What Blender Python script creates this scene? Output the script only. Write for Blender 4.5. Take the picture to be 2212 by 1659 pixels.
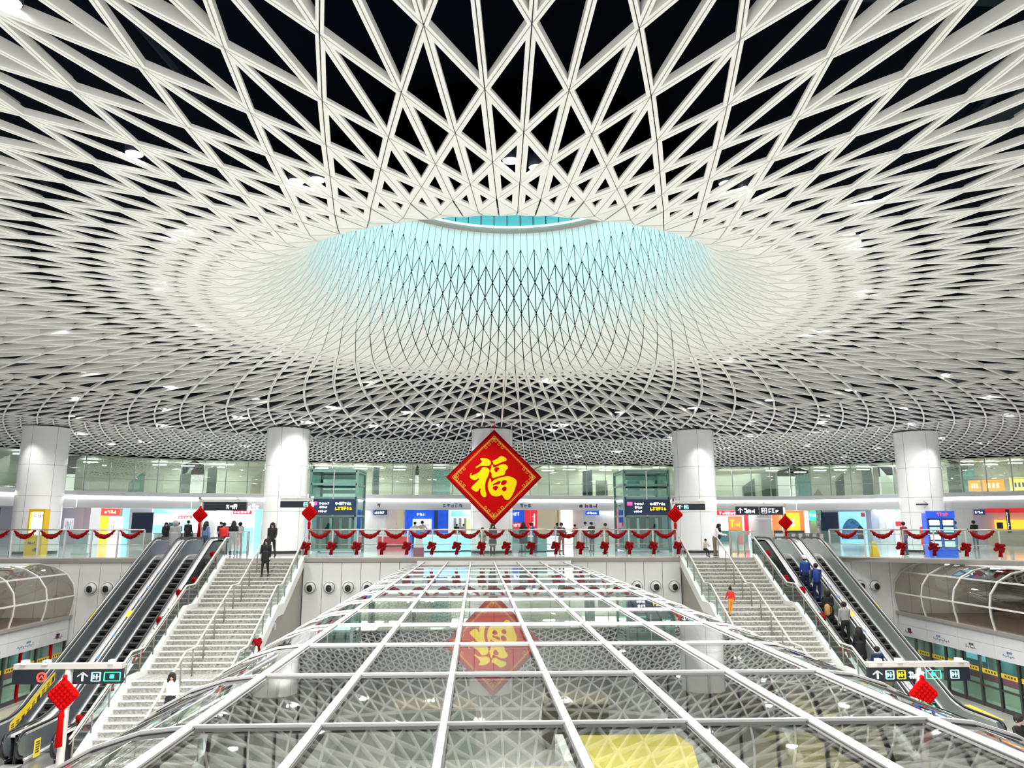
import bpy, bmesh, math, random
import numpy as np
from mathutils import Vector, Matrix
for o in list(bpy.data.objects): bpy.data.objects.remove(o, do_unlink=True)
S = bpy.context.scene
C = S.collection
PI = math.pi
R = math.radians
ORD = ('first second third fourth fifth sixth seventh eighth ninth tenth eleventh twelfth thirteenth fourteenth fifteenth sixteenth seventeenth').split()

# ------------------------------------------------------------------ camera
FPX, CX, CY = 1640.0, 1106.0, 829.5
PITCH = math.atan((1134 - CY) / FPX); YAW = R(2.6)
CAM = np.array([-0.81, 0.0, 1.5])
cd = bpy.data.cameras.new('camera'); cd.sensor_width = 36.0; cd.lens = 36.0 * FPX / 2212.0
cd.clip_start = 0.05; cd.clip_end = 300
cam = bpy.data.objects.new('camera', cd); C.objects.link(cam)
cam.location = CAM; cam.rotation_euler = (PI / 2 + PITCH, 0, -YAW)
S.camera = cam

# ------------------------------------------------------------------ world, lights, exposure
w = bpy.data.worlds.new('hall_ambience'); S.world = w; w.use_nodes = True
w.node_tree.nodes['Background'].inputs[0].default_value = (1.0, 0.985, 0.955, 1)
w.node_tree.nodes['Background'].inputs[1].default_value = 0.42
def area(name, loc, size, power, col, rot=(0, 0, 0), shape='DISK'):
    l = bpy.data.lights.new(name, 'AREA'); l.energy = power; l.color = col; l.shape = shape; l.size = size
    o = bpy.data.objects.new(name, l); C.objects.link(o); o.location = loc; o.rotation_euler = rot
    return o
def spot(name, loc, power, ang, blend, col=(1, .98, .95), rot=(0, 0, 0), rad=.1):
    l = bpy.data.lights.new(name, 'SPOT'); l.energy = power; l.color = col; l.spot_size = R(ang); l.spot_blend = blend
    l.shadow_soft_size = rad
    o = bpy.data.objects.new(name, l); C.objects.link(o); o.location = loc; o.rotation_euler = rot
    return o
area('skylight_light', (0, 19.22, 12.3), 7.4, 125, (.36, .86, 1.0))
for _y in (10, 16, 22, 28, 33): area('lower_hall_fill', (0, _y, -2.4), 4, 28, (.97, 1, .95), shape='SQUARE')  # added unseen fills that brighten the hall under the glass
for _x in (-19.25, 19.25):
    for _y in (20, 25, 30, 34): area('screen_door_fill', (_x, _y, -3.56), .35, 10, (1, .98, .94), shape='SQUARE')  # fills added behind the screen doors to brighten the train
for _x, _y in ((-24, 66), (-12, 68), (0, 69.5), (12, 70.5), (24, 71.5), (36, 64)):       # fills added to brighten the rooms above and the shops below the fascia
    area('upper_room_fill', (_x, _y, 6.5), 6, 110, (.93, 1, .95), shape='SQUARE'); area('shop_fill', (_x, _y - .6, 2.7), 4, 70, (.95, .98, 1), shape='SQUARE')
S.view_settings.view_transform = 'Standard'; S.view_settings.look = 'None'
S.view_settings.exposure = 1.74; S.view_settings.gamma = 1.0; S.view_settings.use_curve_mapping = False

# ------------------------------------------------------------------ projection helpers (photo measurements -> places)
_f = np.array([math.sin(YAW) * math.cos(PITCH), math.cos(YAW) * math.cos(PITCH), math.sin(PITCH)])
_r = np.array([math.cos(YAW), -math.sin(YAW), 0]); _u = np.cross(_r, _f)
def ray(x, y): return _f + _r * (x - CX) / FPX - _u * (y - CY) / FPX
def uz(x, y, z): d = ray(x, y); return CAM + d * ((z - CAM[2]) / d[2])
def uy(x, y, Y): d = ray(x, y); return CAM + d * (Y / d[1])
def proj(p):
    v = np.asarray(p) - CAM; d = v @ _f
    return CX + FPX * (v @ _r) / d, CY - FPX * (v @ _u) / d, d

# ------------------------------------------------------------------ materials
def nm(name):
    m = bpy.data.materials.new(name); m.use_nodes = True
    return m, m.node_tree.nodes, m.node_tree.links, m.node_tree.nodes['Principled BSDF']
def P(name, col, rough=.5, metal=0.0, emit=0.0, ecol=None, noise=0.0, nscale=8.0, spec=.5, bump=0.0):
    m, n, l, b = nm(name)
    b.inputs['Base Color'].default_value = (*col, 1); b.inputs['Roughness'].default_value = rough
    b.inputs['Metallic'].default_value = metal; b.inputs['Specular IOR Level'].default_value = spec
    if emit:
        emit = emit * (.6 if emit < 2 else .8)
        b.inputs['Emission Color'].default_value = (*(ecol or col), 1); b.inputs['Emission Strength'].default_value = emit
    if noise or bump:
        tc = n.new('ShaderNodeTexCoord'); nz = n.new('ShaderNodeTexNoise'); nz.inputs['Scale'].default_value = nscale
        nz.inputs['Detail'].default_value = 4; l.new(tc.outputs['Object'], nz.inputs['Vector'])
        if noise:
            mx = n.new('ShaderNodeMixRGB'); mx.inputs[1].default_value = (*[c * (1 - noise) for c in col], 1)
            mx.inputs[2].default_value = (*[min(1, c * (1 + noise)) for c in col], 1)
            l.new(nz.outputs['Fac'], mx.inputs[0]); l.new(mx.outputs[0], b.inputs['Base Color'])
        if bump:
            bp = n.new('ShaderNodeBump'); bp.inputs['Strength'].default_value = bump; bp.inputs['Distance'].default_value = .02
            l.new(nz.outputs['Fac'], bp.inputs['Height']); l.new(bp.outputs[0], b.inputs['Normal'])
    return m
def glass(name, tint, f0=.05, rough=.01, gcol=(1, 1, 1)):
    """thin pane: tinted see-through plus mirror reflection that grows towards grazing angles (same from both sides)"""
    m = bpy.data.materials.new(name); m.use_nodes = True; n = m.node_tree.nodes; l = m.node_tree.links
    n.clear(); out = n.new('ShaderNodeOutputMaterial'); mix = n.new('ShaderNodeMixShader')
    tr = n.new('ShaderNodeBsdfTransparent'); gl = n.new('ShaderNodeBsdfGlossy'); g = n.new('ShaderNodeNewGeometry')
    tr.inputs[0].default_value = (*tint, 1); gl.inputs[0].default_value = (*gcol, 1); gl.inputs['Roughness'].default_value = rough
    d = n.new('ShaderNodeVectorMath'); d.operation = 'DOT_PRODUCT'; l.new(g.outputs['Incoming'], d.inputs[0]); l.new(g.outputs['Normal'], d.inputs[1])
    def mt(op, a, b=None):
        q = n.new('ShaderNodeMath'); q.operation = op
        for i, v in enumerate((a, b)):
            if v is None: continue
            if isinstance(v, (int, float)): q.inputs[i].default_value = v
            else: l.new(v, q.inputs[i])
        return q.outputs[0]
    c = mt('ABSOLUTE', d.outputs['Value']); p5 = mt('POWER', mt('SUBTRACT', 1.0, c), 5.0); f = mt('ADD', mt('MULTIPLY', p5, 1 - f0), f0)
    l.new(f, mix.inputs[0]); l.new(tr.outputs[0], mix.inputs[1]); l.new(gl.outputs[0], mix.inputs[2])
    l.new(mix.outputs[0], out.inputs[0])
    return m
M = {}
def mk(k, *a, **kw): M[k] = P(k, *a, **kw)
mk('panel_white', (.90, .895, .87), .45, noise=.015, nscale=.7)
mk('wall_white', (.82, .82, .81), .4, noise=.015, nscale=.9)
mk('fascia_white', (.83, .84, .86), .35, noise=.01)
mk('column_white', (.74, .75, .75), .12, noise=.012, nscale=.6)
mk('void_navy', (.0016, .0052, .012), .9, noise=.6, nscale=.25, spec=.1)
mk('void_black', (.001, .001, .0012), .95, spec=.0)
mk('duct_teal', (.004, .013, .022), .6, noise=.4, nscale=.6, spec=.2)
mk('funnel_white', (.89, .90, .87), .4, noise=.01)
mk('skylight_teal', (.10, .34, .34), .25)
mk('ring_light', (.8, .95, .85), .5, emit=1.0, ecol=(.75, .95, .82))
mk('dark_line', (.03, .03, .032), .5)
mk('steel', (.60, .59, .57), .28, metal=.9, noise=.05, nscale=3)
mk('steel_bright', (.78, .78, .78), .22, metal=.85, noise=.04, nscale=2)
mk('steel_dark', (.23, .26, .28), .26, metal=.55, noise=.3, nscale=1.2)
mk('rail_steel', (.74, .72, .67), .35, metal=.35)
mk('post_steel', (.27, .25, .22), .4, metal=.3)
mk('deck_steel', (.80, .80, .80), .25, metal=.3, noise=.04, nscale=2)
mk('clad_dark', (.06, .065, .07), .3, metal=.5)
mk('steel_green', (.42, .46, .43), .30, metal=.4, noise=.2, nscale=1.2)
mk('rubber', (.012, .012, .014), .35)
mk('esc_step', (.012, .012, .013), .55)
mk('esc_edge', (.35, .36, .36), .4)
mk('slab_edge', (.36, .34, .31), .5, noise=.08, nscale=4)
mk('tube_frame', (.86, .86, .85), .35)
mk('gasket', (.05, .045, .045), .5)
mk('lamp_lens', (1, 1, 1), .3, emit=9, ecol=(1, .985, .96))
mk('lamp_lens_soft', (1, 1, 1), .3, emit=9, ecol=(.95, .98, 1))
mk('lamp_body', (.06, .07, .09), .4, metal=.4)
mk('led', (1, 1, 1), .3, emit=3.2, ecol=(1, .99, .98))
mk('red', (.47, .0015, .002), .8, noise=.06, nscale=6, spec=.08)
mk('red_deep', (.27, .004, .006), .8, noise=.2, nscale=14, spec=.1)
mk('red_dark', (.24, .001, .002), .8, spec=.08)
mk('gold', (.82, .62, .004), .7, spec=.1)
mk('gold_pale', (.80, .50, .08), .7, spec=.1)
mk('leaf', (.03, .10, .03), .6, noise=.4, nscale=20)
mk('yellow', (.80, .52, .005), .5, noise=.05)
mk('booth_yellow', (.72, .62, .13), .5)
mk('yellow_sticker', (.95, .66, .03), .4)
mk('orange_lit', (1, .33, .02), .5, emit=1.1, ecol=(1, .34, .03))
mk('yellow_lit', (.95, .85, .2), .5, emit=.9, ecol=(.95, .85, .2))
mk('navy', (.010, .028, .075), .35)
mk('navy_lit', (.02, .05, .16), .35, emit=.12)
mk('black_gloss', (.008, .008, .01), .2)
mk('sign_black', (.006, .012, .02), .25)
mk('white_lit', (1, 1, 1), .4, emit=1.4, ecol=(.95, .98, 1))
mk('cyan_lit', (.4, .95, 1), .4, emit=1.1, ecol=(.25, .95, 1))
mk('green_lit', (.05, .9, .4), .4, emit=1.0, ecol=(.03, .85, .32))
mk('red_lit', (1, .05, .03), .4, emit=.9, ecol=(1, .05, .03))
mk('yellow_txt', (1, .75, .02), .4, emit=.7)
mk('pink_txt', (.95, .12, .42), .4, emit=.3)
mk('ink', (.05, .05, .07), .6)
mk('ink_blue', (.12, .22, .42), .6)
mk('ink_red', (.7, .1, .1), .6)
mk('purple', (.22, .02, .16), .5)
mk('beige', (.50, .44, .34), .6, noise=.06, nscale=1.5)
mk('brown', (.20, .13, .08), .6, noise=.2, nscale=2)
mk('olive', (.13, .125, .085), .6, noise=.1, nscale=1.5)
mk('taupe', (.36, .34, .30), .5, noise=.05, nscale=1)  # grey panel tone with the stair side's shade mixed into the colour
mk('lilac', (.62, .63, .74), .5, noise=.03)
mk('pale_pink', (.86, .74, .70), .5, noise=.03)
mk('cream', (.88, .79, .55), .5, noise=.04)
mk('shop_white', (.86, .87, .88), .4, emit=.25, ecol=(.9, .95, 1))  # faint glow of the shop colours stands in for bright interior lighting
mk('shop_cyan', (.35, .72, .82), .35, emit=.35, ecol=(.3, .75, .9), noise=.25, nscale=1.5)
mk('shop_blue', (.01, .05, .42), .3, emit=.3, ecol=(.01, .12, .8), noise=.7, nscale=1.6)
mk('shop_red', (.75, .03, .05), .4, emit=.25, ecol=(.8, .03, .05), noise=.3, nscale=1.2)
mk('shop_orange', (.85, .25, .10), .4, emit=.3, ecol=(.9, .25, .08), noise=.4, nscale=1.3)
mk('shop_glass_dark', (.06, .12, .13), .15, noise=.5, nscale=.8)
mk('room_green', (.50, .53, .47), .5, noise=.15, nscale=.6)
mk('room_pale', (.68, .68, .62), .5, noise=.1, nscale=.5)
mk('room_dark', (.09, .12, .11), .4, noise=.3, nscale=.8)
mk('teal_panel', (.16, .40, .40), .35)
mk('elev_frame', (.17, .30, .27), .35, metal=.3, noise=.1)
mk('elev_inner', (.05, .10, .10), .25, noise=.4, nscale=1)
mk('psd_frame', (.07, .07, .065), .35, metal=.3)
mk('train_cream', (.66, .62, .48), .4)
mk('train_maroon', (.36, .06, .12), .4)
mk('pole_grey', (.62, .60, .56), .35, metal=.4)
mk('nozzle_black', (.01, .01, .01), .3)
M['tube_glass'] = glass('tube_glass', (.80, .81, .80), .055, .012)
M['gallery_glass'] = glass('gallery_glass', (.50, .47, .40), .10, .015)
M['rail_glass'] = glass('rail_glass', (.87, .955, .935), .03, .01)
M['wall_glass'] = glass('wall_glass', (.80, .88, .82), .20, .012)
M['elev_glass'] = glass('elev_glass', (.62, .80, .77), .05, .01)
# speckled stone, tiled floor
def speckle(name, c1, c2, scale, rough):
    m, n, l, b = nm(name); tc = n.new('ShaderNodeTexCoord'); v = n.new('ShaderNodeTexVoronoi'); v.inputs['Scale'].default_value = scale
    rp = n.new('ShaderNodeValToRGB'); rp.color_ramp.elements[0].color = (*c1, 1); rp.color_ramp.elements[1].color = (*c2, 1)
    l.new(tc.outputs['Object'], v.inputs['Vector']); l.new(v.outputs['Color'], rp.inputs[0]); l.new(rp.outputs[0], b.inputs['Base Color'])
    b.inputs['Roughness'].default_value = rough
    return m
M['granite'] = speckle('granite', (.16, .155, .14), (.55, .54, .50), 22, .45)
M['nosing'] = speckle('nosing', (.70, .69, .64), (.85, .84, .80), 30, .4)
def tiles(name, col, joint, size, rough):
    m, n, l, b = nm(name); tc = n.new('ShaderNodeTexCoord'); br = n.new('ShaderNodeTexBrick')
    br.offset = 0; br.inputs['Scale'].default_value = 1; br.inputs['Brick Width'].default_value = size; br.inputs['Row Height'].default_value = size
    br.inputs['Mortar Size'].default_value = .008; br.inputs['Color1'].default_value = (*col, 1)
    br.inputs['Color2'].default_value = (*[c * .95 for c in col], 1); br.inputs['Mortar'].default_value = (*joint, 1)
    l.new(tc.outputs['Object'], br.inputs['Vector']); l.new(br.outputs['Color'], b.inputs['Base Color'])
    b.inputs['Roughness'].default_value = rough
    return m
M['floor_tile'] = tiles('floor_tile', (.74, .75, .75), (.5, .5, .5), .8, .10)
M['platform_tile'] = tiles('platform_tile', (.52, .51, .48), (.36, .35, .33), .8, .16)
# leopard speckled shop wrap
M['wrap'] = speckle('wrap', (.05, .05, .08), (.85, .80, .84), 6, .5)
M['poster_blue'] = speckle('poster_blue', (.03, .14, .42), (.10, .38, .72), 7, .5)

# ------------------------------------------------------------------ mesh helpers
class MB:
    def __init__(s): s.v = []; s.f = []; s.m = []
    def face(s, pts, m=0):
        i = len(s.v); s.v += [tuple(p) for p in pts]; s.f.append(tuple(range(i, i + len(pts)))); s.m.append(m)
    def box(s, x0, x1, y0, y1, z0, z1, m=0):
        i = len(s.v)
        s.v += [(x0, y0, z0), (x1, y0, z0), (x1, y1, z0), (x0, y1, z0), (x0, y0, z1), (x1, y0, z1), (x1, y1, z1), (x0, y1, z1)]
        for q in ((3, 2, 1, 0), (4, 5, 6, 7), (0, 1, 5, 4), (1, 2, 6, 5), (2, 3, 7, 6), (3, 0, 4, 7)):
            s.f.append(tuple(i + a for a in q)); s.m.append(m)
        return s
    def hexa(s, b, t, m=0):
        i = len(s.v); s.v += [tuple(p) for p in b] + [tuple(p) for p in t]
        for q in ((3, 2, 1, 0), (4, 5, 6, 7), (0, 1, 5, 4), (1, 2, 6, 5), (2, 3, 7, 6), (3, 0, 4, 7)):
            s.f.append(tuple(i + a for a in q)); s.m.append(m)
        return s
    def bar(s, p, q, w, h=None, m=0):
        p = Vector(p); q = Vector(q); h = h or w; d = (q - p)
        if d.length < 1e-6: return s
        d.normalize(); a = Vector((0, 0, 1)) if abs(d.z) < .95 else Vector((0, 1, 0))
        u = d.cross(a).normalized() * (w / 2); v = u.cross(d).normalized() * (h / 2)
        return s.hexa([p - u - v, p + u - v, p + u + v, p - u + v], [q - u - v, q + u - v, q + u + v, q - u + v], m)
    def tube(s, path, r, n=8, m=0, cap=True, sx=1., sy=1.):
        path = [Vector(p) for p in path]; rs = r if isinstance(r, (list, tuple)) else [r] * len(path)
        i0 = len(s.v)
        for k, p in enumerate(path):
            d = (path[min(k + 1, len(path) - 1)] - path[max(k - 1, 0)])
            d = d.normalized() if d.length > 1e-9 else Vector((0, 0, 1))
            a = Vector((0, 0, 1)) if abs(d.z) < .9 else Vector((0, 1, 0))
            u = d.cross(a).normalized(); v = u.cross(d).normalized()
            for j in range(n):
                t = 2 * PI * j / n; o = (u * math.cos(t) + v * math.sin(t)) * rs[k]
                s.v.append((p.x + o.x * sx, p.y + o.y * sy, p.z + o.z))
        for k in range(len(path) - 1):
            for j in range(n):
                a = i0 + k * n + j; b = i0 + k * n + (j + 1) % n
                s.f.append((a, b, b + n, a + n)); s.m.append(m)
        if cap:
            s.f.append(tuple(i0 + j for j in reversed(range(n)))); s.m.append(m)
            e = i0 + (len(path) - 1) * n; s.f.append(tuple(e + j for j in range(n))); s.m.append(m)
        return s
    def lathe(s, prof, n=24, c=(0, 0, 0), m=0, axis='z'):
        i0 = len(s.v)
        for (r, z) in prof:
            for j in range(n):
                t = 2 * PI * j / n
                if axis == 'z': s.v.append((c[0] + r * math.cos(t), c[1] + r * math.sin(t), c[2] + z))
                else: s.v.append((c[0] + r * math.cos(t), c[1] + z, c[2] + r * math.sin(t)))
        for k in range(len(prof) - 1):
            for j in range(n):
                a = i0 + k * n + j; b = i0 + k * n + (j + 1) % n
                s.f.append((a, b, b + n, a + n)); s.m.append(m)
        return s
    def ball(s, c, r, m=0, n=10, k=6, sx=1., sy=1., sz=1.):
        prof = [(r * math.sin(PI * i / k), -r * math.cos(PI * i / k)) for i in range(k + 1)]
        i0 = len(s.v)
        for (a, z) in prof:
            a = max(a, 1e-4)
            for j in range(n):
                t = 2 * PI * j / n; s.v.append((c[0] + a * math.cos(t) * sx, c[1] + a * math.sin(t) * sy, c[2] + z * sz))
        for q in range(k):
            for j in range(n):
                a = i0 + q * n + j; b = i0 + q * n + (j + 1) % n
                s.f.append((a, b, b + n, a + n)); s.m.append(m)
        return s
    def prism(s, poly, x0, x1, m=0):          # poly in (y, z), extruded along x
        i = len(s.v); n = len(poly)
        s.v += [(x0, y, z) for y, z in poly] + [(x1, y, z) for y, z in poly]
        s.f.append(tuple(i + j for j in range(n))); s.f.append(tuple(i + n + j for j in reversed(range(n)))); s.m += [m, m]
        for j in range(n):
            k = (j + 1) % n; s.f.append((i + j, i + n + j, i + n + k, i + k)); s.m.append(m)
        return s
    def mesh(s, name, mats, smooth=False):
        me = bpy.data.meshes.new(name); me.from_pydata(s.v, [], s.f)
        for m in mats: me.materials.append(M[m] if isinstance(m, str) else m)
        if len(mats) > 1: me.polygons.foreach_set('material_index', s.m)
        if smooth: me.polygons.foreach_set('use_smooth', [True] * len(s.f))
        me.update(); return me
    def build(s, name, mats, parent=None, smooth=False, loc=None):
        if isinstance(mats, str): mats = [mats]
        return link(name, s.mesh(name, mats, smooth), parent, loc)
def link(name, data, parent=None, loc=None, rot=None):
    o = bpy.data.objects.new(name, data); C.objects.link(o)
    if parent is not None: o.parent = parent
    if loc is not None: o.location = loc
    if rot is not None: o.rotation_euler = rot
    return o
def tag(o, label, cat, group=None):
    o['label'] = label; o['category'] = cat
    if group: o['group'] = group
    return o
def thing(name, label, cat, loc=(0, 0, 0), rz=0, group=None):
    return tag(link(name, None, None, loc, (0, 0, rz)), label, cat, group)
def struct(o): o['kind'] = 'structure'; return o
def stuff(o): o['kind'] = 'stuff'; return o
def copy_tree(o, parent=None):
    c = o.copy(); C.objects.link(c); c.parent = parent
    for ch in list(o.children): copy_tree(ch, c)
    return c
def glyphs(mb, x, z, wd, ht, n, seed, y, m=0, t=.12, th=.012):
    """a row of n block characters lying in the x-z plane, facing -y"""
    r = random.Random(seed); cw = wd / n
    for i in range(n):
        cx = x + cw * i; a = cw * .84; s = min(a, ht) * t
        for q in range(r.choice((2, 3))):
            zz = z + ht * (.08 + .84 * r.random()); mb.box(cx, cx + a * (.6 + .4 * r.random()), y - th, y, zz - s / 2, zz + s / 2, m)
        for q in range(r.choice((1, 2))):
            xx = cx + a * (.1 + .8 * r.random()); mb.box(xx - s / 2, xx + s / 2, y - th, y, z, z + ht * (.6 + .4 * r.random()), m)

# ================================================================== THE CEILING
DY = 19.22; CZ = 6.8; N0 = 64; AL = 2 * PI / N0
def eln(y): return math.tan(PITCH + math.atan((CY - y) / FPX))
fun_y = [802.4, 790, 774, 756, 736, 710, 678, 643.6, 611, 577, 539]
fun_r = [6.91, 6.47, 6.10, 5.77, 5.46, 5.19, 4.99, 4.84, 4.74, 4.66, 4.58]
fun = [(r, 1.5 + (DY + r) * eln(y)) for r, y in zip(fun_r, fun_y)]; fun[0] = (6.91, CZ)
zone1 = list(reversed(fun)) + [(r, CZ) for r in (7.44, 8.02, 8.74, 9.62, 10.67, 11.92, 13.4, 15.2, 17.35, 19.95)]
J0 = len(fun) - 1 + 5                       # index of the 10.67 row
# the dark void over the lattice, closed by a deck with a round opening for the skylight shaft
mb = MB(); nseg = 64; ring = []; outr = []
X0, X1, Y0, Y1 = -62., 62., -26., 84.
for j in range(nseg):
    t = 2 * PI * j / nseg; c, s_ = math.cos(t), math.sin(t); ring.append((4.86 * c, DY + 4.86 * s_))
    k = min((X1 if c > 0 else -X0) / abs(c) if abs(c) > 1e-6 else 1e9, ((Y1 - DY) if s_ > 0 else (DY - Y0)) / abs(s_) if abs(s_) > 1e-6 else 1e9)
    outr.append((c * k, DY + s_ * k))
for j in range(nseg):
    k = (j + 1) % nseg
    mb.face([(*ring[j], 10.6), (*outr[j], 10.6), (*outr[k], 10.6), (*ring[k], 10.6)])
    mb.face([(*outr[j], 10.6), (*outr[j], 6.85), (*outr[k], 6.85), (*outr[k], 10.6)])  # dark skirt added to keep side light out of the void
ceiling = struct(mb.build('ceiling', 'void_navy'))
for i, (x0, y0, x1, y1, z, wd) in enumerate([(-30, 9, 30, 9.5, 9.3, .8), (-30, 3, 30, 3, 9.4, .7), (-14, -10, -16, 60, 9.0, .9), (14, -10, 17, 60, 9.1, .9),
                                             (7, -8, 8.5, 12, 8.7, 1.0), (22, -8, 25, 60, 9.0, 1.1), (-24, -8, -26, 60, 9.2, 1.0), (-40, 36, 40, 36, 9.2, .8), (-40, 46, 40, 46, 9.2, .8)]):
    MB().bar((x0, y0, z), (x1, y1, z), wd, .5).build('duct', 'duct_teal', ceiling)
# pipes hung from the deck
for i, (x, y) in enumerate([(6.5, 5.5), (-7, 4), (11, 9), (-11, 11), (13, 15), (-13, 18), (9, 33), (-9, 34)]):
    MB().tube([(x, y - 6, 8.6), (x + 1.5, y + 8, 8.6)], .09, 8).build('pipe', 'duct_teal', ceiling)

def tri_panel(pts, wi, gap, depth, outdir):
    """triangular cassette: gap all round, a triangular hole when wi fits, side walls along the outward normal"""
    p = [np.array(q, float) for q in pts]
    n = np.cross(p[1] - p[0], p[2] - p[0]); n /= np.linalg.norm(n)
    if n @ np.array(outdir) < 0: n = -n; p = [p[0], p[2], p[1]]
    a, b, c = (np.linalg.norm(p[1] - p[2]), np.linalg.norm(p[0] - p[2]), np.linalg.norm(p[0] - p[1]))
    per = a + b + c; I = (a * p[0] + b * p[1] + c * p[2]) / per
    rho = np.linalg.norm(np.cross(p[1] - p[0], p[2] - p[0])) / per
    o = [I + (q - I) * (1 - gap / rho) for q in p]
    ot = [q + n * depth for q in o]
    v = []; f = []
    def add(*q):
        i = len(v); v.extend(map(tuple, q)); f.append(tuple(range(i, i + len(q))))
    if wi is None or wi > .93 * rho:
        add(o[0], o[2], o[1])
    else:
        h = [I + (q - I) * (1 - wi / rho) for q in p]; ht = [q + n * depth for q in h]
        for i in range(3):
            k = (i + 1) % 3
            add(o[k], o[i], h[i], h[k]); add(h[k], h[i], ht[i], ht[k])
    for i in range(3):
        k = (i + 1) % 3; add(o[i], o[k], ot[k], ot[i])
    return v, f
def inset_at(r): return float(np.interp(r, [7.4, 8.0, 8.74, 9.62, 10.67, 11.92, 14, 20, 30, 60], [.108, .098, .082, .069, .057, .047, .042, .037, .032, .032]))
def depth_at(r): return float(np.interp(r, [7.4, 11.4, 12.6, 14, 19, 21, 30, 60], [.04, .045, .15, .17, .12, .085, .07, .05]))
def pol(r, phi, z): return (r * math.sin(phi), r * math.cos(phi), z)
cells = []           # (mesh key, verts, faces, phi, centre, perforated)
def lattice(rows, frac_of, N, start_fill, end_fill, solid_upto, sector=None):
    al = 2 * PI / N; out = []
    def emit(key, tri, k0):
        rm = sum(math.hypot(q[0], q[1]) for q in tri) / 3; zm = sum(q[2] for q in tri) / 3
        solid = rm < 7.2
        od = (0, 0, 1) if not solid else (0, .35, 1) if rm > 6.6 else (0, 1, .15)
        v, f = tri_panel(tri, None if solid else inset_at(rm), .014 if solid else .007 if rm < 14 else .004, .03 if solid else depth_at(rm), od)
        cen = np.mean(np.array(tri), 0)
        for k in range(N):
            phi = (k + k0) * al; c, s_ = math.cos(phi), math.sin(phi)
            wc = (cen[0] * c + cen[1] * s_, -cen[0] * s_ + cen[1] * c + DY, cen[2])
            if sector and not sector(wc): continue
            out.append((key, v, f, phi, wc, not solid, tri))
    n = len(rows)
    for j in range(1, n - 1):
        (ra, za), (rb, zb), (rc, zc) = rows[j - 1], rows[j], rows[j + 1]
        fr = frac_of(j - 1)
        for sd in (-1, 1):
            emit((N, j, sd), [pol(ra, 0, za), pol(rc, 0, zc), pol(rb, sd * al / 2, zb)], fr)
    if start_fill:
        (ra, za), (rb, zb) = rows[0], rows[1]
        emit((N, 's'), [pol(ra, -al / 2, za), pol(ra, al / 2, za), pol(rb, 0, zb)], frac_of(1))
    if end_fill:
        (ra, za), (rb, zb) = rows[-2], rows[-1]; rm = rb
        for sd in (-1, 1):
            emit((N, 'e', sd), [pol(ra, 0, za), pol(rb, 0, zb), pol(rb, sd * al / 2, zb)], frac_of(n - 2))
    return out
fr1 = lambda j: .725 + .5 * ((j - J0) % 2)
L1 = lattice(zone1, fr1, 64, False, True, 7.2)
last = len(zone1) - 1; fb = fr1(last)
rows2 = [(19.95 * (30.3 / 19.95) ** (i / 6), CZ) for i in range(7)]
fr2 = lambda j: (2 * fb) % 1 + .5 * (j % 2)
L2 = lattice(rows2, fr2, 128, True, True, 0)
rows3 = [(30.3 * 1.0345 ** i, CZ) for i in range(21)]
fr3 = lambda j: (2 * fr2(6)) % 1 + .5 * (j % 2)
# plan line of the far glass facade
FAC = [(-44, 36), (-38, 44), (-34.5, 51), (-31, 59.5), (-24, 63.6), (-15, 65.4), (-6, 66.4), (5, 67), (14, 68), (22, 69), (28, 68.2), (33, 64.6), (37.2, 60), (43, 56), (50, 50)]
def fac_y(x): return float(np.interp(x, [p[0] for p in FAC], [p[1] for p in FAC]))
L3 = lattice(rows3, fr3, 256, True, False, 0, sector=lambda p: p[1] > 22 and abs(p[0]) < 46 and p[1] < fac_y(p[0]) - .2)

def poly_area(pts):
    a = 0
    for i in range(len(pts)):
        x0, y0 = pts[i]; x1, y1 = pts[(i + 1) % len(pts)]; a += x0 * y1 - x1 * y0
    return abs(a) / 2
def vis_area(cell):
    key, v, f, phi, wc, perf, tri = cell
    x, y, d = proj(wc)
    if d < .5 or not (-20 < x < 2232 and -20 < y < 1680): return 0
    if not perf and wc[1] < DY and y < 480 and wc[2] > 7.2: return 0
    c, s_ = math.cos(phi), math.sin(phi); q = []
    for p in tri:
        wx, wy = p[0] * c + p[1] * s_, -p[0] * s_ + p[1] * c + DY; a = proj((wx, wy, p[2])); q.append(a[:2])
    # inner shaft faces turned away from the viewer do not show
    return poly_area(q)
def emit_cells(cellz, pname, rest_name, mat, limit):
    order = sorted(range(len(cellz)), key=lambda i: -vis_area(cellz[i])); own = set(order[:limit]) if limit else set()
    cache = {}; V = []; F = []; off = 0
    for i, (key, v, f, phi, wc, perf, tri) in enumerate(cellz):
        if i in own:
            if key not in cache:
                me = bpy.data.meshes.new(pname); me.from_pydata(v, [], f); me.materials.append(M[mat]); cache[key] = me
            link(pname, cache[key], ceiling, (0, DY, 0), (0, 0, -phi))
        else:
            c, s_ = math.cos(phi), math.sin(phi); a = np.array(v)
            b = np.stack([a[:, 0] * c + a[:, 1] * s_, -a[:, 0] * s_ + a[:, 1] * c + DY, a[:, 2]], 1)
            V.append(b); F += [tuple(q + off for q in g) for g in f]; off += len(v)
    me = bpy.data.meshes.new(rest_name); me.from_pydata(np.concatenate(V).tolist(), [], F); me.materials.append(M[mat])
    stuff(link(rest_name, me, ceiling))
perf = [c for c in L1 if c[5]] + L2
sol = [c for c in L1 if not c[5]]
emit_cells(perf, 'triangular_panel', 'panel_lattice', 'panel_white', 300)
emit_cells(sol, 'funnel_panel', 'funnel_lining', 'funnel_white', 300)
emit_cells(L3, 'mesh_panel', 'fine_mesh_lattice', 'panel_white', 0)
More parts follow.
